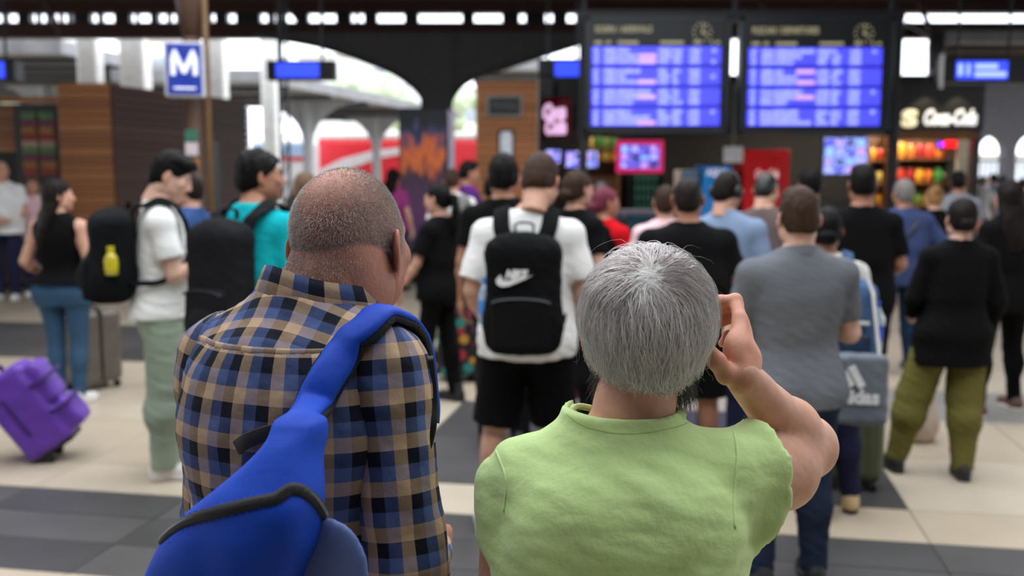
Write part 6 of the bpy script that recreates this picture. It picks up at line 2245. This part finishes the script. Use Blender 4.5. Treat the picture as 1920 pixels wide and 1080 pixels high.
def strap_piece(name, o0, o1, y0, y1, m, puff=0.0, par=bag):
    prof = [(o0, y0), (o0, y1 * .7), (o0 * .8 + o1 * .2, y1 + puff * .6), (.5 * (o0 + o1), y1 + puff), (o0 * .2 + o1 * .8, y1 + puff * .6), (o1, y1 * .7), (o1, y0)]
    mm = len(prof)
    v = np.concatenate([[cp3[i] + sd3[i] * a_ * wd[i] + cn3[i] * b2 for a_, b2 in prof] for i in range(len(cp3))])
    f = [(i * mm + k_, i * mm + (k_ + 1) % mm, i * mm + mm + (k_ + 1) % mm, i * mm + mm + k_) for i in range(len(cp3) - 1) for k_ in range(mm)]
    f += [tuple(range(mm - 1, -1, -1)), tuple((len(cp3) - 1) * mm + k_ for k_ in range(mm))]
    return obj(name, mesh(name, v, f, True), m, par)


stp = strap_piece('shoulder_strap', -.5, .5, -.002, .009, BLU, .004)
strap_piece('strap_padding', -.56, .56, -.009, .0, mat('mesh_padding', (24, 24, 26), rough=.95, bump=.6, bscale=300), 0.0, stp)
# webbing below the strap, and buckle
w_ = [to_local(man, P(px, py, Y)) for px, py, Y in ((800, 668, 1.47), (808, 745, 1.46), (806, 800, 1.44), (792, 850, 1.43), (770, 880, 1.44))]
v, f = ribbon(w_, [(.75, .5, 0)] * 5, .02, .003)
obj('webbing', mesh('webbing', v, f, True), M_BLACK, bag)
b_ = MB().box((-.012, -.006, -.016), (.012, .006, .016), bev=.003)
o = obj('buckle', mesh('buckle', b_.v, b_.f), M_BLACK, bag)
o.location = to_local(man, P(776, 868, 1.425)).tolist()
# second strap hanging loose behind the bag
h = [ss.at(px, py, .008) for px, py in ((452, 838), (470, 826), (500, 812), (535, 803))]
hp_ = [q[0] for q in h if q is not None]
if len(hp_) > 2:
    v, f = ribbon(hp_, [(0, 0, 1)] * len(hp_), .022, .006)
    obj('loose_strap', mesh('loose_strap', v, f, True), ZIPM, bag)

# ---------------------------------------------------------------- woman in the green tee
wx_, wy_ = .158, 1.42
wo = thing('person', 'grey-haired woman in lime green tee shading her face with right hand', 'person', (wx_, wy_, 0), 0)
WL = lambda px, py, Y: P(px, py, Y) - np.array([wx_, wy_, 0])
SKW = mat('skin_warm', (208, 156, 132), rough=.5, var=.08, scale=40, bump=.07, bscale=260, spec=.4, tint=True, sss=.06)
WHC = WL(1213, 598, 1.455)
WHC[2] -= .014
WHR = roty(math.radians(3)) @ rotz(-math.radians(6)) @ rotx(math.radians(4))
hv, hf, ht = head_geo(True, .004, False, .004)
WS = 1.0
SH_R, EL, WR = np.array([.165, .0, 1.21]), WL(1508, 838, 1.585), WL(1392, 706, 1.45)
SH_L, EL_L, WR_L = np.array([-.152, .0, 1.2]), np.array([-.172, .025, .95]), np.array([-.17, .15, .8])
F = SDF((-.3, -.24, 0), (.45, .3, 1.34), .009)
F.loft([(.7, 0, 0, .17, .13), (.8, 0, -.01, .18, .14), (.95, 0, .0, .165, .135), (1.08, 0, 0, .16, .12), (1.18, 0, -.01, .16, .11), (1.24, 0, -.008, .12, .08), (1.29, 0, .0, .065, .06)])
for s in (-1, 1):
    F.cap((s * .09, 0, .76), (s * .09, .02, .42), .09, .06, k=.03)
    F.cap((s * .09, .02, .42), (s * .1, 0, .08), .056, .04, k=.02)
F.cap((0, 0, 1.245), SH_L, .045, .05, k=.03)
F.cap((0, 0, 1.245), SH_R, .045, .05, k=.03)
F.cap(SH_L, EL_L, .05, .042, k=.02)
F.cap(EL_L, WR_L, .042, .026, k=.01)
bv, bf = F.surf(1)
# raised arm and neck, finer
G = SDF(np.minimum(np.minimum(SH_R, EL), WR) - .09, np.maximum(np.maximum(SH_R, EL), WR) + .09, .0048)
G.cap(SH_R, EL, .052, .054, k=.03)
G.ell(SH_R * .4 + EL * .6 + np.array([0, 0, -.03]), (.062, .062, .055), k=.03)
G.cap(EL, WR, .048, .0275, k=.006)
G.ell(EL * .72 + WR * .28, (.049, .045, .049), k=.02)
G.ell(EL + unit(EL - SH_R) * .012, (.038, .038, .038), k=.02)
G.warp(lambda X, Y, Z: .0008 * wob(X, Y, Z, 90))
av, af = G.surf(1)
G = SDF((-.15, -.12, 1.2), (.17, .14, 1.44), .005)
nb = WHC * np.array([.75, .2, 0]) + np.array([0, 0, 1.37])
G.cap((.005, .0, 1.22), nb, .068, .056)
G.cap((0, -.02, 1.225), (-.09, -.01, 1.21), .05, .04, k=.05)
G.cap((0, -.02, 1.225), (.1, -.01, 1.21), .05, .04, k=.05)
G.warp(lambda X, Y, Z: .0016 * np.sin((Z + .25 * X) * 190) * np.exp(-((Z - 1.305) / .012) ** 2) + 0 * Y)
nv, nf = G.surf(1)
FD = unit(np.array([.15, .74, .64]))
xw_ = np.cross(unit(np.array([-.9, .42, 0]) - FD * (np.array([-.9, .42, 0]) @ FD)), FD)
nw_ = unit(np.array([-.9, .42, 0]) - FD * (np.array([-.9, .42, 0]) @ FD))
B_ = np.stack([xw_, nw_, FD])
TW = [np.array(q) for q in ((-.002, -.004, .004), (-.027, -.014, .006), (-.043, -.022, .027), (-.055, -.024, .044))]
hg = hand_geo((10, 80, 35), vox=.0028, fat=1.18, stub=.004, spread=.012, tpts=tuple(tuple((q @ B_.T) / .96 * np.array([-1, 1, 1])) for q in TW))
hvv, hff = place_hand(hg, WR, FD, (-.9, .42, 0), True, .96)
parts = [(bv, bf), (av, af), (nv, nf), (hv * WS @ WHR.T + WHC, hf), (hvv, hff), place_hand(hand_geo(vox=.005), WR_L, (.1, .4, -1), (1, 0, 0), False, .9)]
v, f = join(parts)
t_ = np.ones((len(v), 4), np.float32)
i0 = len(bv) + len(av) + len(nv)
t_[i0:i0 + len(ht)] = ht
t_[i0 + len(ht):i0 + len(ht) + len(hvv), :3] = (.96, .82, .78)
me = mesh('body', v, f, True)
set_tint(me, t_)
wbody = obj('body', me, SKW, wo)
for s in (-1, 1):
    e = obj('eye', eye_mesh(), M_EYE, wbody)
    e.location = (WHR @ np.array([s * .032, .0805, .002]) + WHC).tolist()
# thumb nail
tip, tb = TW[3] + WR, TW[2] + WR
td = unit(tip - tb)
oc = unit(np.array([-wx_, -wy_, CAM_Z]) - tip)
nn_ = unit(oc - td * (oc @ td) + np.array([0, 0, .25]))
sdn = np.cross(td, nn_)
F = SDF(tip - .02, tip + .02, .0013)
F.ell(tip + nn_ * .0072 - td * .0005, (.0062, .0088, .0026), R=np.stack([sdn, td, nn_], 1))
obj('thumb_nail', mesh('thumb_nail', *F.surf(1), smooth=True), mat('nail', (226, 178, 160), rough=.25, var=.05), wbody)

# green tee
LIME = mat('fabric_lime', (192, 217, 146), rough=.9, var=.05, scale=7, bump=.22, bscale=55, spec=.2, sheen=.2)
F = SDF((-.3, -.22, .68), (.34, .24, 1.36), .006)
F.loft([(.7, 0, .0, .205, .165), (.85, 0, .0, .198, .16), (1.0, 0, -.002, .188, .15), (1.1, 0, -.008, .185, .142), (1.17, 0, -.012, .182, .13), (1.215, 0, -.012, .165, .112), (1.25, 0, -.006, .125, .09), (1.285, 0, .0, .09, .078), (1.31, 0, .004, .082, .076)], p=2.35)
F.ell((0, -.075, 1.12), (.15, .07, .12), k=.05)
F.cap((0, -.012, 1.255), (-.145, 0, 1.2), .05, .054, k=.04)
F.cap((0, -.012, 1.255), (.15, 0, 1.208), .05, .06, k=.035)
qL = SH_L + (EL_L - SH_L) * .36
F.cap(SH_L + np.array([.01, 0, 0]), qL + np.array([.006, 0, 0]), .054, .06, k=.035, flat=True)
qR = SH_R + (EL - SH_R) * .2 + np.array([.012, -.012, -.0])
F.cap(SH_R, qR, .066, .08, k=.03, flat=True)
F.cap(SH_R + np.array([-.01, -.01, -.03]), qR + np.array([-.012, -.01, -.045]), .06, .07, k=.02, flat=True)


def tee_folds(X, Y, Z):
    drape = .004 * wob(X * .8, Y, Z * .7, 17) + .0022 * wob(X * .5, Y * .5, Z * 1.4, 44)
    dg = .004 * np.sin((Z * .8 - X * .9) * 70 + 1.5 * wob(X, Y, Z, 9)) * np.clip((X - .02) * 8, 0, 1) * np.clip((1.24 - Z) * 9, 0, 1)
    lf = .004 * np.sin((X + .22 * Z) * 95 + wob(X, Y, Z, 12)) * np.clip((-.14 - X) * 22, 0, 1)
    nkf = .0028 * np.sin((X * 1.1 + (Z - 1.2) * 1.6) * 70) * np.clip(1 - np.abs(X - .03) * 11, 0, 1) * np.clip((Z - 1.17) * 16, 0, 1) * np.clip((1.275 - Z) * 30, 0, 1)
    side = .007 * np.sin((X - .12 + .1 * Z) * 120) * np.clip((X - .12) * 22, 0, 1) * np.clip((1.12 - Z) * 10, 0, 1)
    return drape + dg + lf + nkf + side


F.warp(tee_folds)
F.cap((.005, .012, 1.287), (.015, .03, 1.42), .077, .10, k=.006, op='-')
tv, tf_ = F.surf(1)
tee = obj('tee_shirt', mesh('tee_shirt', tv, tf_, True), LIME, wo)
ts = Surf(tv, tf_, wo)
# neck band
pts = []
for a_ in np.linspace(-math.pi, math.pi, 49)[:-1]:
    pts.append((.0055 + .083 * math.sin(a_), .008 - .076 * math.cos(a_), 1.291 + .012 * math.cos(2 * a_) * 0 + .016 * abs(math.sin(a_)) - .005 + .0025 * math.sin(5 * a_)))
pts = np.array(pts + pts[:1])
nrm = np.array([unit((p[0], p[1], .25)) for p in pts])
v, f = strip_on(pts, nrm, .017, .0032, [(-.5, -1.2), (-.5, .2), (-.35, 1), (.35, 1), (.5, .2), (.5, -1.2)])
obj('neck_band', mesh('neck_band', v, f, True), LIME, tee)
pl_, nl_ = ts.line([(1062, 776), (1090, 796), (1130, 808), (1175, 813), (1225, 809), (1270, 800), (1300, 788)], .0002, 14)
b_ = MB()
for i in range(0, len(pl_) - 1, 1):
    b_.tube([pl_[i], pl_[i] * .45 + pl_[i + 1] * .55], .0007, 4)
q = b_.build('neck_stitching', mat('lime_thread', (160, 200, 100), rough=.8), tee)
q['kind'] = 'stuff'
for seam in ([(1372, 790), (1382, 850), (1376, 930), (1378, 990)], [(930, 845), (948, 900), (945, 960)]):
    p2, n2 = ts.line(seam, .0002, 8)
    if len(p2) > 3:
        v, f = strip_on(p2, n2, .004, .0012)
        obj('sleeve_seam', mesh('sleeve_seam', v, f, True), LIME, tee)
# trousers and shoes
F = SDF((-.27, -.22, .04), (.27, .22, .9), .014)
F.loft([(.68, 0, 0, .185, .15), (.8, 0, -.01, .19, .155), (.86, 0, 0, .18, .15)])
for s in (-1, 1):
    F.cap((s * .09, 0, .76), (s * .09, .02, .42), .1, .075, k=.03)
    F.cap((s * .09, .02, .42), (s * .1, 0, .06), .075, .06, k=.02, flat=True)
obj('trousers', mesh('trousers', *F.surf(1), smooth=True), C['navy'], wo)
for s in (-1, 1):
    o = obj('shoe', _cache[('shoemesh', False)][0], SHOE['beige'], wo)
    o.location = (s * .1, 0, 0)
    o.scale = (.9,) * 3
    obj('sole', _cache[('shoemesh', False)][1], SOLE, o)

# hair: a soft under-layer and fibres that fall from the crown
F = SDF((-.12, -.15, -.13), (.12, .12, .15), .005)
F.ell((0, -.012, .022), (.089, .112, .098))
F.ell((0, -.045, -.03), (.074, .07, .06), k=.03)
F.clip(lambda X, Y, Z: (Y - np.interp(Z.ravel(), [-.12, -.06, -.01, .04, .07, .12], [-.06, -.03, .01, .04, .08, .2])[None, None, :]) * .8 + 0 * X, .006)
F.clip(lambda X, Y, Z: -.045 - Z + 0 * X + 0 * Y, .02)
F.clip(lambda X, Y, Z: np.abs(X) - .084 + .55 * np.maximum(-Z - .0, 0) + 0 * Y, .01)
v, f = F.surf(1)
HB = mat('hair_grey_base', (176, 172, 170), rough=.6, var=.2, scale=50, bump=.6, bscale=120, stretch=(1, 1, .2))
wh = obj('hair', mesh('hair', v @ WHR.T + WHC, f, True), HB, wo)
rg = np.random.default_rng(9)
NS, NP = 15000, 10
pole = unit((-.10, -.60, .79))
e1 = unit(np.cross(pole, (1, 0, 0)))
e2 = np.cross(pole, e1)
cc, rr0 = np.array([0, -.012, .021]), np.array([.079, .101, .087])
th0 = np.arccos(1 - rg.random(NS) ** 1.15 * 1.55)
ph0 = rg.uniform(0, 2 * math.pi, NS)
pos = (np.cos(th0)[:, None] * pole + np.sin(th0)[:, None] * (np.cos(ph0)[:, None] * e1 + np.sin(ph0)[:, None] * e2))
root_z = (cc + rr0 * pos)
ok = (root_z[:, 1] < np.interp(root_z[:, 2], [-.08, -.04, 0, .05, .08, .12], [-.04, -.01, .01, .05, .07, .09])) & (root_z[:, 2] > -.06)
pos, th0, ph0, root_z = pos[ok], th0[ok], ph0[ok], root_z[ok]
n_s = len(pos)
ncl = 900
cid = rg.integers(0, ncl, n_s)
cl_off = rg.normal(size=(ncl, 3)) * .25
clr = np.random.default_rng(3).normal(size=(ncl,))
under = root_z[:, 2] < -.028
lenS = rg.uniform(.085, .16, n_s)
lenS[under] = rg.uniform(.025, .05, under.sum())
off0 = np.where(under, .004, rg.uniform(.008, .02, n_s))
pt = cc + (rr0 + off0[:, None] * .5) * pos
paths = [pt]
zend = np.where(np.abs(root_z[:, 0]) > .055, rg.uniform(-.055, -.005, n_s) - .012 * clr[cid], rg.uniform(-.098, -.04, n_s) - .014 * clr[cid])
wave = rg.normal(size=n_s) * .5 + clr[cid]
for i in range(1, NP):
    rel = (pt - cc) / rr0
    nrm_ = rel / rr0
    nrm_ /= np.linalg.norm(nrm_, axis=1)[:, None]
    away = -pole + nrm_ * (nrm_ @ pole)[:, None]
    away /= np.linalg.norm(away, axis=1)[:, None] + 1e-6
    swirl = np.cross(nrm_, away)
    g = np.array([0, 0, -1.0])
    gt = g - nrm_ * (nrm_ @ g)[:, None] * .6
    w = np.clip((rel[:, 2] < .5) * .5 + i / NP * .55, 0, .9)[:, None]
    d = away * (1 - w) + gt * w + swirl * (.22 * np.exp(-2.5 * (1 - np.abs((nrm_ @ pole)))) [:, None]) + cl_off[cid] * .5 + swirl * (np.sin(i * .8 + clr[cid] * 2.5 + .3 * wave) * .34)[:, None]
    d += np.where((pt[:, 2] < -.05)[:, None], np.stack([.35 * wave, 0 * wave, 0 * wave], 1), 0)
    d /= np.linalg.norm(d, axis=1)[:, None]
    stop = (pt[:, 2] < zend)
    pt2 = pt + d * (lenS / (NP - 1))[:, None] * np.where(stop, .02, 1)[:, None]
    q = (pt2 - cc)
    lim = rr0 + (off0 * np.clip(.5 + i / 4, 0, 1))[:, None]
    tpr = 1 - 1.7 * np.clip(-pt2[:, 2] + .0, 0, .1)
    lim = lim * np.stack([tpr, 1 - .35 * (1 - tpr), np.ones_like(tpr)], 1)
    rad_ = np.sqrt(((q / lim) ** 2).sum(1))
    out = np.where(rad_ < 1, 1 / np.maximum(rad_, .2), np.where(rad_ > 1.06, 1 - (rad_ - 1.06) / rad_ * .8, 1))
    lower = pt2[:, 2] < -.035
    out = np.where(lower & (rad_ > 1) & (rad_ < 1.22), 1, out)
    pt = cc + q * out[:, None]
    paths.append(pt)
paths = np.stack(paths, 1)
nfly = 260
fly = rg.choice(n_s, nfly)
fl_ = paths[fly].copy()
fl_ += (fl_ - cc) * (np.linspace(0, 1, NP)[None, :, None] ** 2) * rg.uniform(.04, .2, (nfly, 1, 1)) + np.cumsum(rg.normal(size=(nfly, NP, 3)) * .0012, 1)
paths = np.concatenate([paths, fl_])
shade = rg.uniform(.7, 1.12, n_s)[:, None] * np.ones((1, 3))
shade *= (1 + .16 * clr[cid])[:, None]
cd = np.clip(1 - np.linalg.norm(root_z - (cc + rr0 * pole), axis=1) / .05, 0, 1)[:, None]
shade = shade * (1 - cd * np.array([[.05, .14, .16]]))
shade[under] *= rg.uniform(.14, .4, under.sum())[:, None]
shade = np.clip(np.concatenate([shade, np.ones((nfly, 3))]), .08, 1.15)
rdi = np.concatenate([rg.uniform(.00032, .0006, n_s), np.full(nfly, .00018)])
nz_ = hv[(hv[:, 2] < -.035) & (hv[:, 2] > -.1) & (hv[:, 1] < -.012) & (np.abs(hv[:, 0]) < .07)]
nn_ = nz_[rg.choice(len(nz_), 2200)] + rg.normal(size=(2200, 3)) * .002
o_ = nn_ * np.array([1, 1, 0]) - np.array([0, .0, 0])
o_ /= np.linalg.norm(o_, axis=1)[:, None]
st_ = rg.uniform(.018, .04, 2200)[:, None]
cw = rg.normal(size=(2200, 1)) * .35
nps = [nn_ + o_ * .001]
for i in range(1, NP):
    t_i = i / (NP - 1)
    dvec = o_ * (.45 - .5 * t_i) + np.array([0, 0, -1.0]) + np.stack([cw[:, 0] * t_i, 0 * cw[:, 0], 0 * cw[:, 0]], 1)
    nps.append(nps[-1] + dvec / np.linalg.norm(dvec, axis=1)[:, None] * st_ / (NP - 1))
paths = np.concatenate([paths, np.stack(nps, 1)])
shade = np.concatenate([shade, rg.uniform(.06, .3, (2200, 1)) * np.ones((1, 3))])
rdi = np.concatenate([rdi, rg.uniform(.0003, .0005, 2200)])
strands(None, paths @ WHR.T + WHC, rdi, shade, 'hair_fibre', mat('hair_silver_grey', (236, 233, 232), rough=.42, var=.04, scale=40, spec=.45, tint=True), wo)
